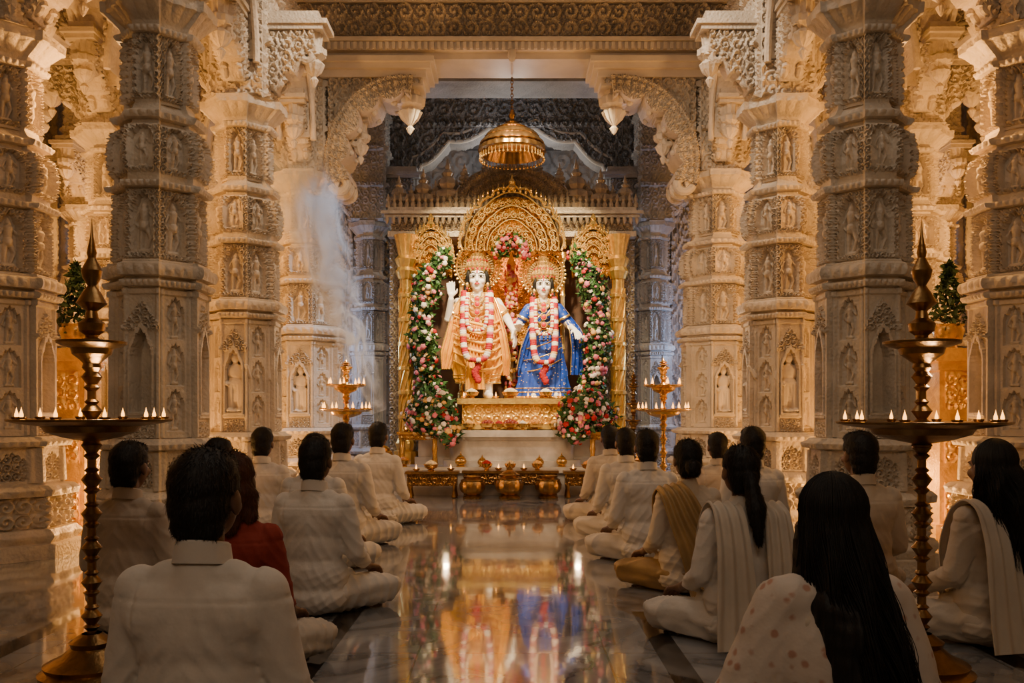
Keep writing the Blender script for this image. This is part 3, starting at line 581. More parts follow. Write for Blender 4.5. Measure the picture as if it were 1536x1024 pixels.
    if male:
        obj('dhoti',skirt(1.02,.2,15,.024,[S,GOLDP],'dhoti',lambda u:.17+.17*np.sin(np.clip(u*1.25,0,1)*pi/2)-.10*u**3),t)
        mb=MB();sheet(mb,[(0,-.15,1.0),(-.02,-.24,.7),(-.03,-.26,.4),(-.02,-.24,.1)],(1,0,0),[.1,.15,.2,.24],4,.016,bord=1);obj('front_pleat',mb.mesh('front_pleat',[S,GOLDP],60),t)
        mb=MB()
        sheet(mb,[(-.17,-.05,1.26),(-.27,-.06,1.05),(-.32,-.06,.8),(-.37,-.05,.58),(-.40,-.02,.36)],(1,.3,0),[.08,.11,.15,.18,.10],3,.018,bord=1)
        sheet(mb,[(.17,-.05,1.26),(.24,-.1,1.05),(.29,-.14,.8),(.33,-.08,.5),(.34,0,.28)],(1,-.3,0),[.08,.10,.14,.17,.12],3,.018,bord=1)
        for i in range(6):
            zz=.92-i*.11;mb.tube([(-.29,-.1,zz+.10),(-.14,-.24,zz+.02),(.06,-.26,zz-.03),(.22,-.2,zz+.0),(.31,-.08,zz+.07)],[.010,.018,.022,.018,.010],8,0)
        obj('shawl',mb.mesh('shawl',[S,GOLDP],60),t)
    else:
        obj('sari_skirt',skirt(1.02,.02,17,.022,[S,GOLDP],'sari_skirt',lambda u:.155+.19*np.clip(u,0,1)**.7),t)
        mb=MB()
        sheet(mb,[(.16,-.08,1.27),(.0,-.16,1.1),(-.14,-.17,.92),(-.22,-.16,.7),(-.28,-.08,.4)],(1,.2,.5),[.1,.15,.16,.18,.18],3,.012,bord=1)
        sheet(mb,[(.19,.03,1.27),(.3,.0,1.1),(.42,-.12,.9),(.48,-.08,.65),(.48,-.02,.3)],(1,.1,0),[.08,.12,.16,.22,.24],4,.02,bord=1)
        for i in range(4):
            zz=.85-i*.15;mb.tube([(-.26,-.1,zz-.05),(-.1,-.235,zz-.03),(.08,-.235,zz+.03),(.24,-.12,zz+.12)],[.006,.009,.009,.006],8,1)
        obj('sari_drape',mb.mesh('sari_drape',[S,GOLDP],60),t)
    mb=MB();z=hz+.062*k
    mb.lathe([(.125,-.05),(.13,-.03),(.148,0),(.15,.02),(.122,.035),(.135,.065),(.138,.09),(.108,.105),(.118,.14),(.09,.165),(.098,.2),(.068,.225),(.075,.26),(.047,.29),(.054,.33),(.022,.37),(.032,.40),(.01,.43),(0,.50)],48,(0,cy+.02,z),rip=.06,nr=14)
    for q in range(16):
        a=q*2*pi/16;mb.sph((.148*math.cos(a),cy+.02+.148*math.sin(a),z+.01),.014,8,6,1);mb.sph((.122*math.cos(a),cy+.02+.122*math.sin(a),z+.12),.010,8,6,1)
        mb.lathe([(.02,z+.02),(.03,z+.04),(.012,z+.075),(0,z+.11)],8,(.142*math.cos(a),cy+.02+.142*math.sin(a),0))
    obj('crown',mb.mesh('crown',[GOLDP,LIP]),t)
    mb=MB();zc=1.66
    mb.tube([(.27*math.cos(a),.11,zc+.27*math.sin(a)) for a in np.linspace(0,2*pi,80,endpoint=False)],.014,8,closed=True)
    mb.tube([(.21*math.cos(a),.11,zc+.21*math.sin(a)) for a in np.linspace(0,2*pi,80,endpoint=False)],.012,8,closed=True)
    for i in range(36):
        a=i*2*pi/36;c,s_=math.cos(a),math.sin(a)
        mb.tube([(.12*c,.12,zc+.12*s_),(.21*c,.11,zc+.21*s_),(.27*c,.11,zc+.27*s_)],.007,6);mb.sph((.24*c,.105,zc+.24*s_),.016,8,6);mb.sph((.30*c,.11,zc+.30*s_),(.018,.012,.018),8,6)
    mb.lathe([(0,0),(.22,0)],40,(0,0,0));V=mb.V[-1];V_=V.copy();V[:,1],V[:,2]=.125,zc+V_[:,1]
    obj('halo',mb.mesh('halo',[GOLDP]),t)
    def jewel(name,fn):
        mb=MB();fn(mb);obj(name,mb.mesh(name,[GOLDP,LIP]),t)
    def nk(mb,wd,zb,y,):
        for p in Upath(wd,1.3,zb,-.1,y,30): mb.sph(p,.015,8,6,0)
        mb.sph((0,y-.005,zb-.02),(.034,.016,.036),10,8,1);mb.tube([(.036*math.cos(a),y-.008,zb-.02+.038*math.sin(a)) for a in np.linspace(0,2*pi,16,endpoint=False)],.007,6,0,closed=True)
    for wd,zb,yv in[(.07,1.24,-.15),(.09,1.18,-.155),(.12,1.08,-.165),(.14,.98,-.17)]: jewel('necklace',lambda mb:nk(mb,wd,zb,yv))
    def belt(mb):
        for zz in(.95,.90):
            for a in np.linspace(0,2*pi,46,endpoint=False): mb.sph(((.19*w)*math.cos(a),.14*math.sin(a),zz+.01*math.cos(a*4)),(.018,.015,.022),8,6,0)
        for i in range(9):
            a=-pi/2+(i-4)*.3
            for j in range(4): mb.sph((.2*w*math.cos(a),.16*math.sin(a),.87-j*.035),.012,8,6,0)
        mb.sph((0,-.15,.94),(.04,.02,.04),10,8,1)
    jewel('belt',belt)
    for s in(-1,1):
        jewel('armlet',lambda mb:mb.tube([(s*.3*w+.078*math.cos(a),-.01+.078*math.sin(a),1.06+.04*math.cos(a)*s) for a in np.linspace(0,2*pi,24,endpoint=False)],.018,8,0,closed=True))
        jewel('earring',lambda mb:(mb.sph((s*.085*k,cy-.03,hz-.06*k),(.024,.024,.035),10,8,0),mb.sph((s*.085*k,cy-.03,hz-.09*k),.014,8,6,1)))
    g=MB();garland(g,Upath(.2*w,1.3,.46,-.14,-.36,70),.043,72,[3,3,3,1,1,3,3,0,1,1,2]);garland(g,Upath(.15*w,1.28,.82,-.16,-.33,40),.026,50,[1,2,1,3])
    g.scatter(FV,FF,np.array([(0.02*math.cos(i),-.34,.4-i*.03) for i in range(7)]),np.tile([0,-1.,0],(7,1)),.045,3)
    o=obj('flower_garland',g.mesh('flower_garland',[PFLO,WFLO,YFLO,RFLO],180),None,(x,y,z0),sc=(S_,S_,S_));tag(o,'long red and white flower garland worn by a deity statue','garland','deity garlands')
    return t
deity(-.44,11.1,1.17,True,'standing deity statue in yellow silk with gold crown, one hand raised',1.03)
deity(.40,11.1,1.17,False,'standing goddess statue in blue sari with gold crown',.97)
mb=MB();mb.lathe([(0.09,0),(.1,.04),(.05,.1),(.025,.2),(.03,.5),(.02,.9),(.03,1.2),(.02,1.5),(.06,1.55),(.07,1.62),(.04,1.7),(.07,1.76),(.03,1.85),(0,1.95)],20)
f=thing('floral_staff','gold staff wrapped in pink blossoms between the statues','ornament',(-.01,11.4,1.17));obj('staff',mb.mesh('staff',[GOLD]),f)
mb=MB();n=170;zz=rng.uniform(.05,1.75,n);a=rng.uniform(0,2*pi,n);d=np.stack([np.cos(a),-np.abs(np.sin(a)),0*a],-1);mb.scatter(FV,FF,d*.075+np.stack([0*a,0*a,zz],-1),d,.028,rng.choice([0,3,2],n));o=obj('blossoms',mb.mesh('blossoms',[PFLO,WFLO,YFLO,RFLO],180),f);o['kind']='stuff'
# ---------------------------------------------------------------- lamps
mb=MB();mb.lathe([(0,0),(.004,.002),(.0072,.009),(.0065,.017),(.0035,.027),(.0012,.036),(0,.042)],12);FL=mb.mesh('flame',[FLAME],180)
def oil_lamp(loc,H,tiers,rt,label,mm,group,scale=1):
    t=thing('oil_lamp_stand',label,'oil lamp',loc,group=group)
    mb=MB();mb.lathe([(0,0),(rt*.5,0),(rt*.52,.02),(rt*.45,.035),(rt*.47,.05),(rt*.3,.08),(rt*.2,.11),(rt*.22,.13),(rt*.1,.16)],48);obj('base',mb.mesh('base',[mm]),t)
    mb=MB();pr=[];z=.14;top=tiers[-1][0]
    while z<top-.06:
        pr+=[(.016,z),(.016,z+.03),(.03,z+.045),(.018,z+.055),(.038,z+.085),(.018,z+.11),(.027,z+.12)];z+=.13
    pr+=[(.016,top)];mb.lathe(pr,24);obj('stem',mb.mesh('stem',[mm]),t)
    for (z,r,nf) in tiers:
        mb=MB();mb.lathe([(.02,z-.11),(.035,z-.09),(.03,z-.075),(r*.35,z-.06),(r*.55,z-.04),(r*.6,z-.018),(r*.85,z-.008),(r*.98,z+.0),(r,z+.008),(r*.98,z+.010),(r*.85,z+.0),(r*.55,z-.008),(.02,z-.008)],64)
        for k in range(nf):
            a=k*2*pi/nf+.3;mb.lathe([(.0,z-.003),(.014,z),(.02,z+.012),(.019,z+.014),(.01,z+.008),(0,z+.006)],12,(r*.88*math.cos(a),r*.88*math.sin(a),.004))
        obj('tray',mb.mesh('tray',[mm]),t)
        for k in range(nf):
            a=k*2*pi/nf+.3;obj('flame',FL,t,(r*.88*math.cos(a),r*.88*math.sin(a),z+.012),sc=(scale,scale,scale))
    mb=MB();z=top
    h=H-top;mb.lathe([(.018,z),(.02,z+.06*h),(.045,z+.1*h),(.05,z+.16*h),(.025,z+.2*h),(.02,z+.26*h),(.055,z+.32*h),(.035,z+.4*h),(.015,z+.46*h),(.032,z+.52*h),(.038,z+.58*h),(.014,z+.68*h),(.018,z+.72*h),(.006,z+.85*h),(0,z+h)],24)
    obj('finial',mb.mesh('finial',[mm]),t);return t
oil_lamp((-1.6,3.3,0),1.74,[(.965,.29,10),(1.26,.125,0)],.36,'tall aged brass oil lamp with lit wicks on wide tray',BRASSD,'tall standing lamps')
oil_lamp((1.56,3.3,0),1.74,[(.955,.31,10),(1.26,.14,0)],.36,'tall polished brass oil lamp with lit wicks on wide tray',BRASSD,'tall standing lamps')
oil_lamp((-1.57,8.2,0),1.5,[(1.02,.25,9),(1.25,.19,7),(1.42,.06,0)],.5,'three-tier brass oil lamp burning beside the altar',BRASS,'altar lamps',1.6)
oil_lamp((1.45,8.3,0),1.52,[(1.02,.27,9),(1.25,.19,7),(1.42,.06,0)],.5,'three-tier brass oil lamp burning beside the altar',BRASS,'altar lamps',1.6)
oil_lamp((1.42,10.12,0),1.5,[(.7,.11,0),(.9,.10,0),(1.1,.09,0),(1.3,.06,0)],.3,'unlit dark brass tiered lamp',BRASSD,'altar lamps')
# ---------------------------------------------------------------- altar furniture
def pot(loc,s,label,mm=BRASS,lid=True):
    t=thing('brass_pot',label,'pot',loc,sc=(s,s,s),group='brass vessels before the altar')
    mb=MB();mb.lathe([(0,0),(.11,0),(.12,.02),(.08,.05),(.13,.08),(.15,.12),(.155,.17),(.135,.21),(.14,.225),(.1,.25),(.115,.27),(.1,.275),(.07,.26)],32,rip=.025,nr=16);obj('body',mb.mesh('body',[mm]),t)
    if lid:
        mb=MB();mb.lathe([(.1,.27),(.07,.3),(.03,.32),(.035,.34),(.012,.36),(.016,.38),(0,.42)],24);obj('lid',mb.mesh('lid',[mm]),t)
    return t
pot((-.46,10.04,0),.95,'round brass pot on the marble floor',BRASSD,False);pot((-.03,9.98,0),1.05,'large brass pot with pointed lid',BRASSD);pot((.42,10.04,0),.98,'round brass pot on the marble floor',BRASSD,False)
pot((-1.58,10.62,.34),.8,'brass pot with pointed lid on the altar step');pot((1.58,10.6,.34),.75,'brass pot with pointed lid on the altar step');pot((-.62,10.47,.34),.45,'small brass vessel on the altar step');pot((.6,10.47,.34),.42,'small brass vessel on the altar step')
pot((-.36,10.47,.34),.36,'small brass vessel on the altar step');pot((.33,10.47,.34),.36,'small brass vessel on the altar step');pot((-1.12,11.0,.74),.5,'small brass vessel at the foot of the shrine');pot((1.12,11.0,.74),.5,'small brass vessel at the foot of the shrine')
def stool(loc,w,d,h,label,name='brass_bench',ap=.1,mm=BRASSD):
    t=thing(name,label,'bench',loc,group='brass benches')
    mb=MB();mb.box((-w/2,-d/2,h-.03),(w/2,d/2,h));mb.slab(np.linspace(-w/2+.02,w/2-.02,120),h-ap,h-.03,0,d-.06,lambda X,Z:.014*scroll(X,Z,.06),16);obj('top',mb.mesh('top',[mm]),t)
    mb=MB();mb.lathe([(.02,0),(.035,.01),(.03,.04*h/.3),(.018,.1*h/.3),(.03,.15*h/.3),(.02,.18*h/.3),(.028,h-ap+.01)],16);lg=mb.mesh('leg',[mm])
    for a in(-1,1):
        for b in(-1,1): obj('leg',lg,t,(a*(w/2-.05),b*(d/2-.05),0))
    return t
stool((-.93,10.16,0),.62,.24,.31,'low embossed brass bench with turned legs',ap=.17);stool((.88,10.16,0),.56,.24,.31,'low embossed brass bench with turned legs',ap=.17)
stool((-.02,10.28,0),1.14,.18,.31,'low embossed brass bench with turned legs',ap=.17)
stool((-1.15,10.66,.34),.5,.3,.42,'square brass offering table with turned legs','offering_table',mm=BRASS);stool((1.15,10.66,.34),.42,.3,.42,'square brass offering table with turned legs','offering_table',mm=BRASS)
FR=mat('ripe_fruit',(.6,.25,.04),.4);FR2=mat('dark_red_fruit',(.25,.03,.02),.4);SWT=mat('sweets',(.75,.6,.35),.7)
def bowl(loc,r,fruit,label):
    t=thing('offering_bowl',label,'bowl',loc,group='offering bowls')
    mb=MB();mb.lathe([(0,0),(r*.4,0),(r*.45,.01),(r*.3,.02),(r*.8,.04),(r,.08),(r*.97,.082),(r*.75,.05),(0,.035)],28);obj('bowl',mb.mesh('bowl',[BRASS]),t)
    mb=MB()
    for i in range(14):
        a=i*2.4;k=r*.62*math.sqrt(i/14);mb.sph((k*math.cos(a),k*math.sin(a),.075+.03*(1-i/14)),r*.27,12,8)
    o=obj('fruit',mb.mesh('fruit',[fruit],180),t);o['kind']='stuff'
for x,y,z,r,fm,l in[(-.5,10.8,1.17,.09,SWT,'small brass bowl heaped with pale sweets'),(-.02,10.8,1.17,.11,SWT,'brass bowl heaped with sweets'),(.42,10.8,1.17,.09,WFLO,'small brass bowl heaped with white blossoms'),
    (-.3,10.63,.78,.1,FR2,'brass bowl of dark red fruit'),(-.02,10.6,.78,.12,FR2,'brass bowl of dark red fruit'),(.28,10.63,.78,.11,FR,'brass bowl of orange fruit'),
    (-.53,10.63,.78,.08,YFLO,'small brass bowl of marigolds'),(.53,10.63,.78,.08,YFLO,'small brass bowl of marigolds'),(-.16,10.57,.78,.06,RFLO,'small brass bowl of red petals'),(.13,10.56,.78,.06,WFLO,'small brass bowl of white petals'),
    (-.95,10.16,.31,.09,SWT,'small brass bowl on the bench'),(.9,10.16,.31,.09,FR,'small brass bowl on the bench'),(-1.3,10.46,.34,.08,FR,'brass bowl of orange fruit'),(1.3,10.46,.34,.08,YFLO,'small brass bowl of marigolds'),
    (-.3,10.28,.31,.07,RFLO,'small brass bowl of red petals'),(.3,10.28,.31,.07,YFLO,'small brass bowl of yellow petals'),(-.02,10.28,.31,.07,SWT,'small brass bowl of sweets'),
    (-1.15,10.6,.76,.09,YFLO,'brass bowl of marigolds on the table'),(1.12,10.6,.76,.09,RFLO,'brass bowl of red petals on the table')]: bowl((x,y,z),r,fm,l)
mb=MB();mb.lathe([(0,0),(.02,0),(.04,.02),(.045,.03),(.035,.03),(0,.015)],16);DI=mb.mesh('dish',[BRASS])
for x,y,z in[(-.72,10.2,.31),(.72,10.2,.31),(.14,10.26,.31),(-.16,10.26,.31),(-1.12,10.13,.31),(1.07,10.13,.31),(-.6,10.78,1.17),(-.2,10.78,1.17),(.2,10.78,1.17),(.6,10.78,1.17),(-1.3,10.6,.76),(1.28,10.6,.76),(-1.45,10.47,.34),(1.45,10.47,.34)]:
    t=thing('votive_lamp','tiny lit brass oil lamp on the altar','oil lamp',(x,y,z),group='votive lamps');obj('dish',DI,t);obj('flame',FL,t,(0,0,.02),sc=(1.5,1.5,1.5))
t=thing('hanging_lamp','large domed brass hanging lamp on a chain','lamp',(0,10.0,0))
mb=MB();mb.lathe([(.0,4.5),(.025,4.47),(.04,4.42),(.02,4.38),(.05,4.35),(.09,4.33),(.07,4.31),(.15,4.29),(.2,4.26),(.19,4.25),(.28,4.21),(.32,4.16),(.315,4.15),(.36,4.11),(.375,4.08),(.35,4.07),(.385,4.04),(.39,4.0),(.37,3.985),(.365,3.965),(.33,3.955),(.31,4.0),(.28,4.08),(0,4.2)],96,rip=.014,nr=24);obj('dome',mb.mesh('dome',[BRASSD]),t)
mb=MB()
for k in range(48):
    a=k*2*pi/48;mb.tube([(.37*math.cos(a),.37*math.sin(a),3.98),(.37*math.cos(a),.37*math.sin(a),3.92)],.004,5);mb.sph((.37*math.cos(a),.37*math.sin(a),3.91),.013,8,6)
o=obj('bead_fringe',mb.mesh('bead_fringe',[BRASS]),t);o['kind']='stuff'
mb=MB()
for k in range(30):
    z=4.5+k*.038;a=k%2*pi/2;mb.tube([(.014*math.cos(p)*math.cos(a),.014*math.cos(p)*math.sin(a),z+.025*math.sin(p)) for p in np.linspace(0,2*pi,12,endpoint=False)],.005,5,closed=True)
o=obj('chain',mb.mesh('chain',[BRASSD]),t);o['kind']='stuff'
for s in(-1,1):
    p=thing('plant_stand','tall gilded square plant stand','stand',(s*3.5,6.95,0),group='plant stands')
    mb=MB();mb.box((-.2,-.2,0),(.2,.2,.12));mb.box((-.14,-.14,.12),(.14,.14,1.40));mb.box((-.19,-.19,1.40),(.19,.19,1.5));mb.box((-.16,-.16,1.33),(.16,.16,1.40))
    for z in(.3,.75,1.17): mb.slab(np.linspace(-.1,.1,30),z-.15,z+.15,0,.29,lambda X,Z:.02*scroll(X,Z,.1),24)
    obj('body',mb.mesh('body',[GOLD]),p)
    pl=foliage('potted_plant','dark green conical plant in brass pot','plant',[(0,0,.2),(0,0,.35),(0,0,.68)],[.12,.11,.01],650,0,.02,.055,leaf=LEAFD);pl.location=(s*3.5,6.95,1.5)
    mb=MB();mb.lathe([(0,0),(.07,0),(.06,.03),(.1,.08),(.12,.15),(.11,.18),(.12,.2),(.0,.19)],24);obj('pot',mb.mesh('pot',[BRASS]),pl)
# ---------------------------------------------------------------- people
HZ=.775
def body_prims(female):
    w=.9 if female else 1.0;sh=.15*w
    pr=head_prims(0,.03,HZ)+[('c',(0,.01,.58),(0,.018,.70),.052*w,.048*w),('e',(0,.01,.46),(.13*w,.08,.12)),('e',(0,0,.3),(.115*w,.075,.14)),('e',(0,0,.14),(.13,.1,.11)),('c',(-sh,.01,.55),(sh,.01,.55),.042,.042)]
    for s in(-1,1):
        pr+=[('c',(s*sh,.01,.545),(s*.2*w,.03,.31),.043,.035),('c',(s*.2*w,.03,.31),(s*.19,.25,.21),.033,.024)]+hand((s*.19,.26,.205),(s*.15,1,-.25),(0,.25,1),(-s,0,0),1.0,.5)
        pr+=[('c',(s*.09,.02,.1),(s*.30,.27,.10),.065,.05),('c',(s*.30,.27,.10),(-s*.06,.40,.07 if s>0 else .05),.048,.034),('c',(-s*.06,.40,.06),(-s*.19,.38,.035),.033,.022),('c',(-s*.19,.38,.035),(-s*.24,.36,.03),.02,.014)]
    return pr
def creases(P,seed,amp=.014):
    w1=snoise(P,seed+1,7);w2=snoise(P,seed+2,7);w3=snoise(P,seed+6,20)
    up=sst(.15,.55,P[:,2]);ax=np.abs(P[:,0])
    vert=np.sin(P[:,0]*52+3.0*w1+P[:,2]*5)*.5+np.sin(P[:,0]*31-2.5*w2)*.5
    diag=np.sin((P[:,2]*1.0+ax*1.5)*46+2.6*w2+w1+.5*w3)
    hor=np.sin((P[:,2]-ax*.35)*75+3*w1+.5*w3)
    m1=np.clip(.5+.8*snoise(P,seed+3,6),0,1);m2=np.clip(.5+.8*snoise(P,seed+4,6),0,1)
    h=.5*vert*(1-up*.6)*m1+.6*(.5-np.abs(diag)**.55)*m2*(1-up*.3)+.55*(.5-np.abs(hor)**.55)*(1-sst(.16,.36,P[:,2]))*(1-m1*.5)
    return amp*h
def shirt(female,seed,m,long=True):
    w=.9 if female else 1.0;sh=.15*w
    pr=[('e',(0,.01,.19),(.178,.15,.14)),('e',(0,.005,.32),(.15*w,.112,.16)),('e',(0,.012,.45),(.165*w,.11,.14)),('c',(-sh+.01,.01,.553),(sh-.01,.01,.553),.052,.052),('c',(0,.005,.56),(0,.014,.628),.075,.056),('c',(-.08*w,.008,.575),(.08*w,.008,.575),.05,.05),
        ('c',(-.09*w,.0,.5),(.09*w,0,.5),.09,.09),('e',(0,.0,.09),(.19,.165,.09)),('c',(-.1,.12,.14),(.1,.12,.14),.09,.09)]
    for s in(-1,1):
        pr+=[('c',(s*sh,.01,.55),(s*.205*w,.03,.31),.06,.052),('c',(s*.205*w,.03,.31),(s*.198*w if long else s*.2*w,.19 if long else .08,.24 if long else .29),.052,.043)]
    def dsp(P,n):
        h=creases(P,seed);back=(P[:,1]<.03)
        return h-.004*np.exp(-((P[:,2]-.54)/.005)**2)*back-.004*np.exp(-((np.abs(P[:,0])-.135*w)/.005)**2)*(P[:,2]>.46)*back
    return union(pr,.0075,8,dsp,[m],'shirt',.003)
def legs(seed,m):
    pr=[('e',(0,.02,.1),(.19,.165,.1))]
    for s in(-1,1): pr+=[('c',(s*.09,.03,.1),(s*.305,.26,.095),.1,.075),('c',(s*.305,.26,.095),(-s*.05,.39,.085 if s>0 else .07),.073,.05)]
    def dsp(P,n):
        w1=snoise(P,seed,8);return .011*(.5-np.abs(np.sin((P[:,0]*.8+P[:,1]*1.0)*42+3*w1))**.6)+.005*np.sin(P[:,2]*60+4*w1)
    return union(pr,.009,5,dsp,[m],'trousers',.003)
def tufts(me,n,L,wd=.0012,lift=.06):
    k=len(me.vertices);co=np.empty(k*3,np.float32);me.vertices.foreach_get('co',co);co=co.reshape(-1,3).astype(float);nr=np.empty(k*3,np.float32);me.vertices.foreach_get('normal',nr);nr=nr.reshape(-1,3).astype(float)
    i=rng.integers(0,k,n);P=co[i];Nn=nr[i];dn=np.tile([0,-.25,-1.],(n,1));T=dn-Nn*(dn*Nn).sum(1)[:,None]+rng.normal(size=(n,3))*.22
    T/=np.linalg.norm(T,axis=1)[:,None]+1e-9;S=np.cross(T,Nn);S/=np.linalg.norm(S,axis=1)[:,None]+1e-9;l=L*rng.uniform(.5,1.2,n)[:,None]
    a=P-S*wd-Nn*.001;b=P+S*wd-Nn*.001;c=P+T*l*.55+Nn*l*lift*1.6;e=P+T*l+Nn*l*lift
    V=np.stack([a,b,c+S*wd*.6,c-S*wd*.6,e],1).reshape(-1,3);o=(np.arange(n)*5)[:,None]
    mb=MB();mb.add(V,[o+np.array([[0,1,2,3]]),o+np.array([[3,2,4]])],0);return mb.mesh('hair_strands',[me.materials[0]],180)
def hair_mesh(style,m,seed=1):
    c=np.array([0,.03,HZ])
    E=lambda x,y,z:(c[0]+x,c[1]+y,c[2]+z)
    pr=[('e',E(0,-.012,.028),(.081,.094,.086)),('e',E(0,-.035,-.02),(.074,.066,.07)),('c',E(-.03,-.045,-.07),E(.03,-.045,-.07),.034,.034)]
    if style=='short':
        pr+=[('e',E(0,.045,.07),(.06,.045,.035))];me=union(pr,.007,2,lambda P,n:.003*snoise(P,seed,45)+.0008*snoise(P,seed+3,150),[m],'hair');return (me,tufts(me,8000,.016))
    if style=='long':
        pr+=[('e',E(0,-.03,-.04),(.08,.07,.088)),('c',E(0,-.06,-.1),E(.01,-.14,-.28),.065,.078),('c',E(.03,-.11,-.25),E(.06,-.165,-.48),.078,.065),('c',E(-.04,-.11,-.22),E(-.01,-.16,-.42),.062,.05),('c',E(.06,-.16,-.45),E(.09,-.18,-.60),.055,.03),('c',E(-.065,-.0,-.04),E(-.08,-.03,-.17),.03,.035),('c',E(.065,-.0,-.04),E(.08,-.03,-.17),.03,.035)]
    if style=='wavy':
        pr+=[('e',E(0,-.03,-.05),(.079,.068,.088)),('c',E(0,-.07,-.1),E(.0,-.14,-.3),.064,.062),('c',E(.0,-.14,-.3),E(.02,-.155,-.42),.052,.026),('c',E(-.03,-.11,-.2),E(-.03,-.155,-.38),.048,.02)]
    if style=='bun': pr+=[('e',E(0,-.11,-.045),(.045,.036,.042))]
    if style=='bob':
        pr+=[('e',E(0,-.03,-.05),(.088,.078,.088)),('c',E(-.06,-.03,-.06),E(-.07,-.04,-.14),.04,.03),('c',E(.06,-.03,-.06),E(.07,-.04,-.14),.04,.03),('c',E(0,-.06,-.07),E(0,-.09,-.17),.06,.04)]
    if style=='ponytail':
        pr+=[('e',E(0,-.1,-.03),(.035,.03,.035)),('c',E(0,-.115,-.05),E(.01,-.15,-.16),.03,.042),('c',E(.01,-.15,-.16),E(.015,-.165,-.30),.042,.018)]
    def dsp(P,n):
        a=np.arctan2(P[:,0],-(P[:,1]-.03));return .002*np.sin(a*46+3*snoise(P,seed,14))+.003*snoise(P,seed+2,50)
    me=union(pr,.008,2,dsp,[m],'hair')
    if style in('long','wavy'):
        zb=.12 if style=='long' else .36;mb=MB();lg=style=='long'
        for i in range(1500 if lg else 1100):
            a=rng.uniform(-1.65,1.65);sgn=math.sin(a);pts=[];dr=rng.uniform(-.002,.004);fx=math.cos(a)
            for t in np.linspace(0,1,8):
                el=math.radians(88-t*98);pts.append((c[0]+(.086+dr)*sgn*math.cos(el),c[1]-.014-(.100+dr)*fx*math.cos(el)+.0,c[2]+.028+(.091+dr)*math.sin(el)))
            x0,y0,z0=pts[-1];end=zb+rng.uniform(-.02,.18)*(1+.4*abs(sgn));lock=round(a*4.5)
            ph=lock*1.7+rng.uniform(-.45,.45);wv=rng.uniform(.005,.010);sp=rng.uniform(.55,1.18);ix_=lock/4.5-a
            bk=.155 if lg else .125
            for t in np.linspace(.06,1,20):
                z=z0+(end-z0)*t;x=x0*(1+(.35*math.sin(t*pi)-.35*t)*sp)+ix_*.05*t+.085*t*t*lg+wv*math.sin(t*11+ph)*min(1,t*3)
                y=y0-bk*min(1,t*1.35)*(.25+.75*fx)+(.03*(1-sp))*t+wv*math.cos(t*11+ph)*min(1,t*3)
                pts.append((x,y,z))
            mb.tube(pts,np.linspace(.0017,.0010,len(pts)),3)
        return (me,mb.mesh('hair_strands',[m],180))
    return (me,tufts(me,8000,.024))
BODY={f:union(body_prims(f),.0065,2,None,[SKIN],'body',.002) for f in(False,True)}
SH={};LG={};HR={}
def get(d,k,f):
    if k not in d:d[k]=f()
    return d[k]
def mk_eye():
    mb=MB();mb.sph((0,0,0),(.014,.008,.008),10,6,0);mb.sph((0,.006,0),(.006,.004,.006),8,6,1);return mb.mesh('eye',[EYEW,EYEB],180)
def mk_collar(cm):
    mb=MB();mb.grid(np.array([[(r*math.cos(a),.014+r*.95*math.sin(a),z+.012*math.sin(a)*-1) for a in np.linspace(0,2*pi,40,endpoint=False)] for r,z in[(.07,.612),(.064,.66),(.058,.665),(.057,.62)]]),0,wv=True);return mb.mesh('collar',[cm])
def person(x,y,sc,rz,female,cm,hair,label,seed=1,shawl=None,lm=None,sari=None,hm=HAIR):
    t=thing('person',label,'person',(x,y,0),math.radians(rz),(sc,sc,sc),'seated worshippers')
    obj('body',BODY[female],t)
    obj('shirt',get(SH,(female,seed,cm.name),lambda:shirt(female,seed*7,cm)),t)
    lm=lm or cm;obj('trousers',get(LG,(seed%2,lm.name),lambda:legs(seed*5+2,lm)),t)
    h=get(HR,(hair,hm.name),lambda:hair_mesh(hair,hm))
    obj('hair',h[0],t);o=obj('hair_strands',h[1],t);o['kind']='stuff'
    if not female: obj('collar',get(SH,('collar',cm.name),lambda:mk_collar(cm)),t)
    for s in(-1,1): obj('eye',get(SH,'eye',mk_eye),t,(s*.03,.03+.084,HZ))
    if shawl=='scarf':
        mb=MB();sheet(mb,[(-.1,.16,.25),(-.11,.15,.42),(-.105,.09,.58),(-.1,.0,.64),(-.1,-.09,.6),(-.1,-.145,.46),(-.1,-.17,.3),(-.1,-.2,.12),(-.1,-.23,.02)],(1,0,0),[.1,.12,.12,.13,.14,.15,.17,.2,.22],3,.009)
        sheet(mb,[(.11,.16,.3),(.12,.1,.58),(.11,.0,.635),(.12,-.09,.59),(.12,-.145,.4),(.12,-.18,.22)],(1,0,0),[.1,.1,.12,.12,.14,.15],3,.009)
        obj('scarf',mb.mesh('scarf',[CL[1]],60),t)
    if shawl=='wrap':
        pr=[('c',(-.13,.0,.565),(.13,.0,.565),.07,.07),('e',(0,.0,.42),(.19,.13,.2)),('e',(0,-.01,.2),(.23,.18,.2))]
        for s in(-1,1): pr+=[('c',(s*.15,.01,.55),(s*.24,.03,.3),.07,.08),('c',(s*.24,.03,.3),(s*.31,.1,.08),.085,.09)]
        obj('shawl',union(pr,.008,6,lambda P,n:creases(P,41,.022),[FLORAL],'shawl',.003),t)
    if sari:
        mb=MB();sheet(mb,[(-.1,.17,.25),(-.13,.1,.56),(-.12,.0,.635),(-.1,-.1,.585),(-.04,-.15,.42),(.02,-.175,.3),(.08,-.2,.14),(.1,-.24,.02)],(1,0,.2),[.12,.14,.16,.18,.22,.26,.3,.32],4,.010)
        obj('sari_drape',mb.mesh('sari_drape',[GOLDSARI],60),t)
    return t
W0,W1,W2=CL
M='man in white shirt seated cross-legged on the marble floor'
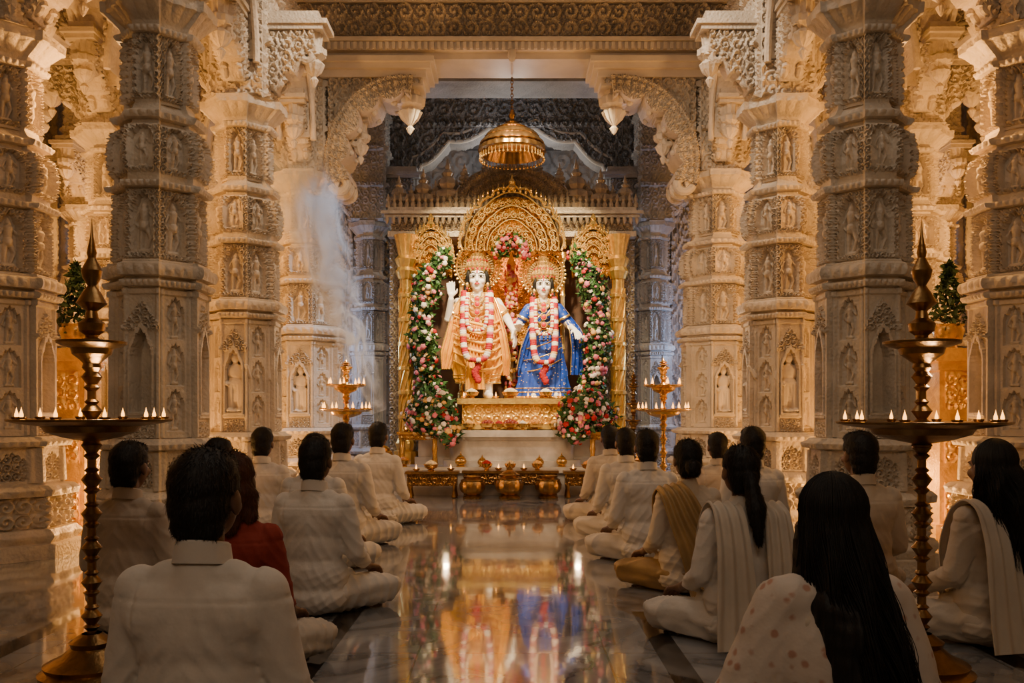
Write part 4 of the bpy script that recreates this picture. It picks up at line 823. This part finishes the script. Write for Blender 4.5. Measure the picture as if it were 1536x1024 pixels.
person(-.755,2.1,1.03,-4,False,W0,'short','man in off-white collared shirt seated cross-legged, back turned',1)
person(-1.76,3.95,.98,-10,False,W1,'short','man in cream shirt seated beside the tall brass lamp',2)
person(-1.05,3.25,.96,6,True,RED,'bob','person with auburn hair in maroon top seated among men',3,lm=W1,hm=HAIRR)
person(-.985,4.3,.99,-8,False,W2,'short','man in white shirt with knee turned toward the aisle',2)
person(-1.24,5.4,.98,-5,False,W0,'short',M,1)
person(-1.62,4.75,.97,0,False,W1,'short','dark-haired man in cream shirt seated between others',2)
person(-1.88,6.5,1.0,0,False,W2,'short','man in ivory shirt seated by a column',1)
person(-1.26,6.4,1.04,-6,False,W0,'short','man in white shirt sitting upright near the aisle',2)
person(-1.19,7.65,1.03,-8,False,W2,'short','man in white shirt seated beside the three-tier lamp',1)
person(.80,2.15,.95,8,True,W1,'long','woman with long black hair in pale floral shawl',4,shawl='wrap')
person(1.79,4.42,1.02,8,False,W1,'short','man in cream shirt seated behind the tall brass lamp',1)
person(2.08,3.72,.99,12,True,W1,'wavy','woman with long wavy hair and cream scarf',5,shawl='scarf')
person(1.0,3.75,.97,8,True,W2,'ponytail','woman with tied black hair and ivory scarf over shoulders',4,shawl='scarf')
person(.98,4.8,.96,6,True,W1,'bun','woman in gold-bordered sari seated cross-legged',5,sari=True,lm=GOLDSARI)
person(.90,5.75,1.0,5,False,W2,'short',M,2)
person(.89,6.75,.99,5,False,W0,'short','man in white shirt seated at the aisle edge',1)
person(.88,7.75,1.0,8,False,W1,'short','man in cream shirt seated by the altar lamp',2)
person(1.62,5.8,1.02,5,False,W0,'short','man in white shirt seated by a column',1)
person(1.62,6.8,.95,5,False,W1,'short','man in cream shirt seated by a column',2)
# ---------------------------------------------------------------- smoke
m=bpy.data.materials.new('incense_smoke');m.use_nodes=True;nt=m.node_tree;N=nt.nodes;L=nt.links;N.remove(N['Principled BSDF'])
pv=N.new('ShaderNodeVolumeScatter');pv.inputs['Color'].default_value=(.93,.96,1,1);pv.inputs['Anisotropy'].default_value=0.0
def mth(op,*a):
    q=N.new('ShaderNodeMath');q.operation=op
    for i,v in enumerate(a):
        if hasattr(v,'is_output'):L.new(v,q.inputs[i])
        else:q.inputs[i].default_value=v
    return q.outputs[0]
tc=N.new('ShaderNodeTexCoord');sx=N.new('ShaderNodeSeparateXYZ');L.new(tc.outputs['Object'],sx.inputs[0]);X_,Y_,Z_=sx.outputs
mp=N.new('ShaderNodeMapping');mp.inputs['Scale'].default_value=(1.6,.5,.65);mp.inputs['Rotation'].default_value=(0,.35,0);L.new(tc.outputs['Object'],mp.inputs[0])
nn=N.new('ShaderNodeTexNoise');nn.inputs['Scale'].default_value=2.2;nn.inputs['Detail'].default_value=4;nn.inputs['Distortion'].default_value=2.0;L.new(mp.outputs[0],nn.inputs[0])
fil=mth('MAXIMUM',mth('SUBTRACT',1.0,mth('MULTIPLY',mth('ABSOLUTE',mth('SUBTRACT',nn.outputs[0],.5)),12.0)),0.0)
tz=mth('SUBTRACT',Z_,1.0)
dx=mth('ADD',mth('ADD',X_,1.35),mth('MULTIPLY',tz,.345));dy=mth('SUBTRACT',Y_,8.75);R_=mth('ADD',mth('MULTIPLY',tz,.14),.10)
q2=mth('DIVIDE',mth('ADD',mth('MULTIPLY',dx,dx),mth('MULTIPLY',dy,dy)),mth('MULTIPLY',R_,R_))
fall=mth('MAXIMUM',mth('SUBTRACT',1.0,q2),0.0)
fz=mth('MINIMUM',mth('MAXIMUM',mth('MULTIPLY',mth('SUBTRACT',3.75,Z_),1.0),0.0),1.0)
den=mth('MULTIPLY',mth('MULTIPLY',mth('ADD',mth('POWER',fil,1.6),.06),mth('MULTIPLY',fall,fz)),15.0)
L.new(den,pv.inputs['Density']);L.new(pv.outputs[0],N['Material Output'].inputs['Volume'])
mb=MB();T=np.linspace(0,1,16);mb.tube([(-1.35-.345*2.75*t,8.75,1.0+2.75*t) for t in T],[.11+.39*t for t in T],20)
o=obj('incense_smoke',mb.mesh('incense_smoke',[m],180));tag(o,'drifting pale wisp of incense smoke rising beside the altar','smoke',kind='stuff')
# ---------------------------------------------------------------- lights
def light(kind,loc,e,col,size=.1,tgt=None,sy=None,spot=None):
    l=bpy.data.lights.new(kind.lower()+'_light',kind);l.energy=e;l.color=col
    if kind=='AREA':
        l.size=size
        if sy:l.shape='RECTANGLE';l.size_y=sy
    elif kind in('POINT','SPOT'): l.shadow_soft_size=size
    if spot:l.spot_size=math.radians(spot);l.spot_blend=.6
    o=bpy.data.objects.new(l.name,l);COL.objects.link(o);o.location=loc
    if tgt is not None: o.rotation_euler=(Vector(tgt)-Vector(loc)).to_track_quat('-Z','Y').to_euler()
    return o
WARM=(1,.68,.38);GLD=(1,.47,.12);COOL=(.42,.6,1);NEU=(1,.80,.60)
for s in(-1,1):
    light('POINT',(s*2.95,6.35,3.1),52,GLD,.06);light('POINT',(s*2.9,6.75,.35),50,GLD,.06)
    light('POINT',(s*3.0,8.7,3.0),55,GLD,.06);light('POINT',(s*2.9,8.9,.35),50,GLD,.06)
    light('POINT',(s*4.6,7.2,2.6),105,GLD,.1);light('POINT',(s*4.7,10.2,2.8),120,GLD,.1)
    light('POINT',(s*2.75,11.3,1.8),60,COOL,.15)
    light('POINT',(s*1.5,8.2,1.65),14,WARM,.05)
    light('POINT',(s*1.58,3.3,1.14),4,WARM,.05)
    light('SPOT',(s*.9,6.6,4.9),135,NEU,.15,tgt=(s*2.3,8.9,2.4),spot=85)  # unseen spots, added to warm and brighten the thick inner columns
    light('POINT',(s*.75,9.85,.75),3.5,WARM,.03)
light('SPOT',(0,8.4,5.0),1800,(1,.79,.50),.1,tgt=(0,11.1,2.35),spot=42)
light('SPOT',(-1.0,9.2,4.5),330,(1,.75,.40),.08,tgt=(-.5,11.1,2.5),spot=55)
light('SPOT',(1.0,9.2,4.5),330,(1,.75,.40),.08,tgt=(.5,11.1,2.5),spot=55)
light('POINT',(0,11.5,2.95),12,GLD,.05)
light('POINT',(0,14.0,4.9),10,(.8,.85,1),.2)
light('POINT',(0,12.75,3.9),34,(1,.9,.78),.1)
light('POINT',(0,11.9,4.5),7,(.8,.88,1),.1)
light('SPOT',(-.3,8.6,4.6),420,(.58,.75,1),.06,tgt=(-1.85,8.75,2.3),spot=42)  # unseen cool spot, added so the smoke catches more light
light('AREA',(0,4.2,5.5),38,(1,.86,.72),3,tgt=(0,4.6,0))  # unseen overhead fill, added to lift the seated people
light('AREA',(0,-1.5,5.2),78,NEU,3,tgt=(0,8,2.6))  # unseen soft fill behind the camera, added to show near column faces
w=bpy.data.worlds.new('w');scene.world=w;w.use_nodes=True;w.node_tree.nodes['Background'].inputs[0].default_value=(.5,.6,.8,1);w.node_tree.nodes['Background'].inputs[1].default_value=.02
# ---------------------------------------------------------------- camera
cd=bpy.data.cameras.new('camera');cam=bpy.data.objects.new('camera',cd);COL.objects.link(cam);cam.location=(0,0,1.0);cam.rotation_euler=(pi/2,0,0)
cd.sensor_width=36;cd.lens=1300/1536*36;cd.shift_y=106/1536;cd.clip_start=.05;scene.camera=cam
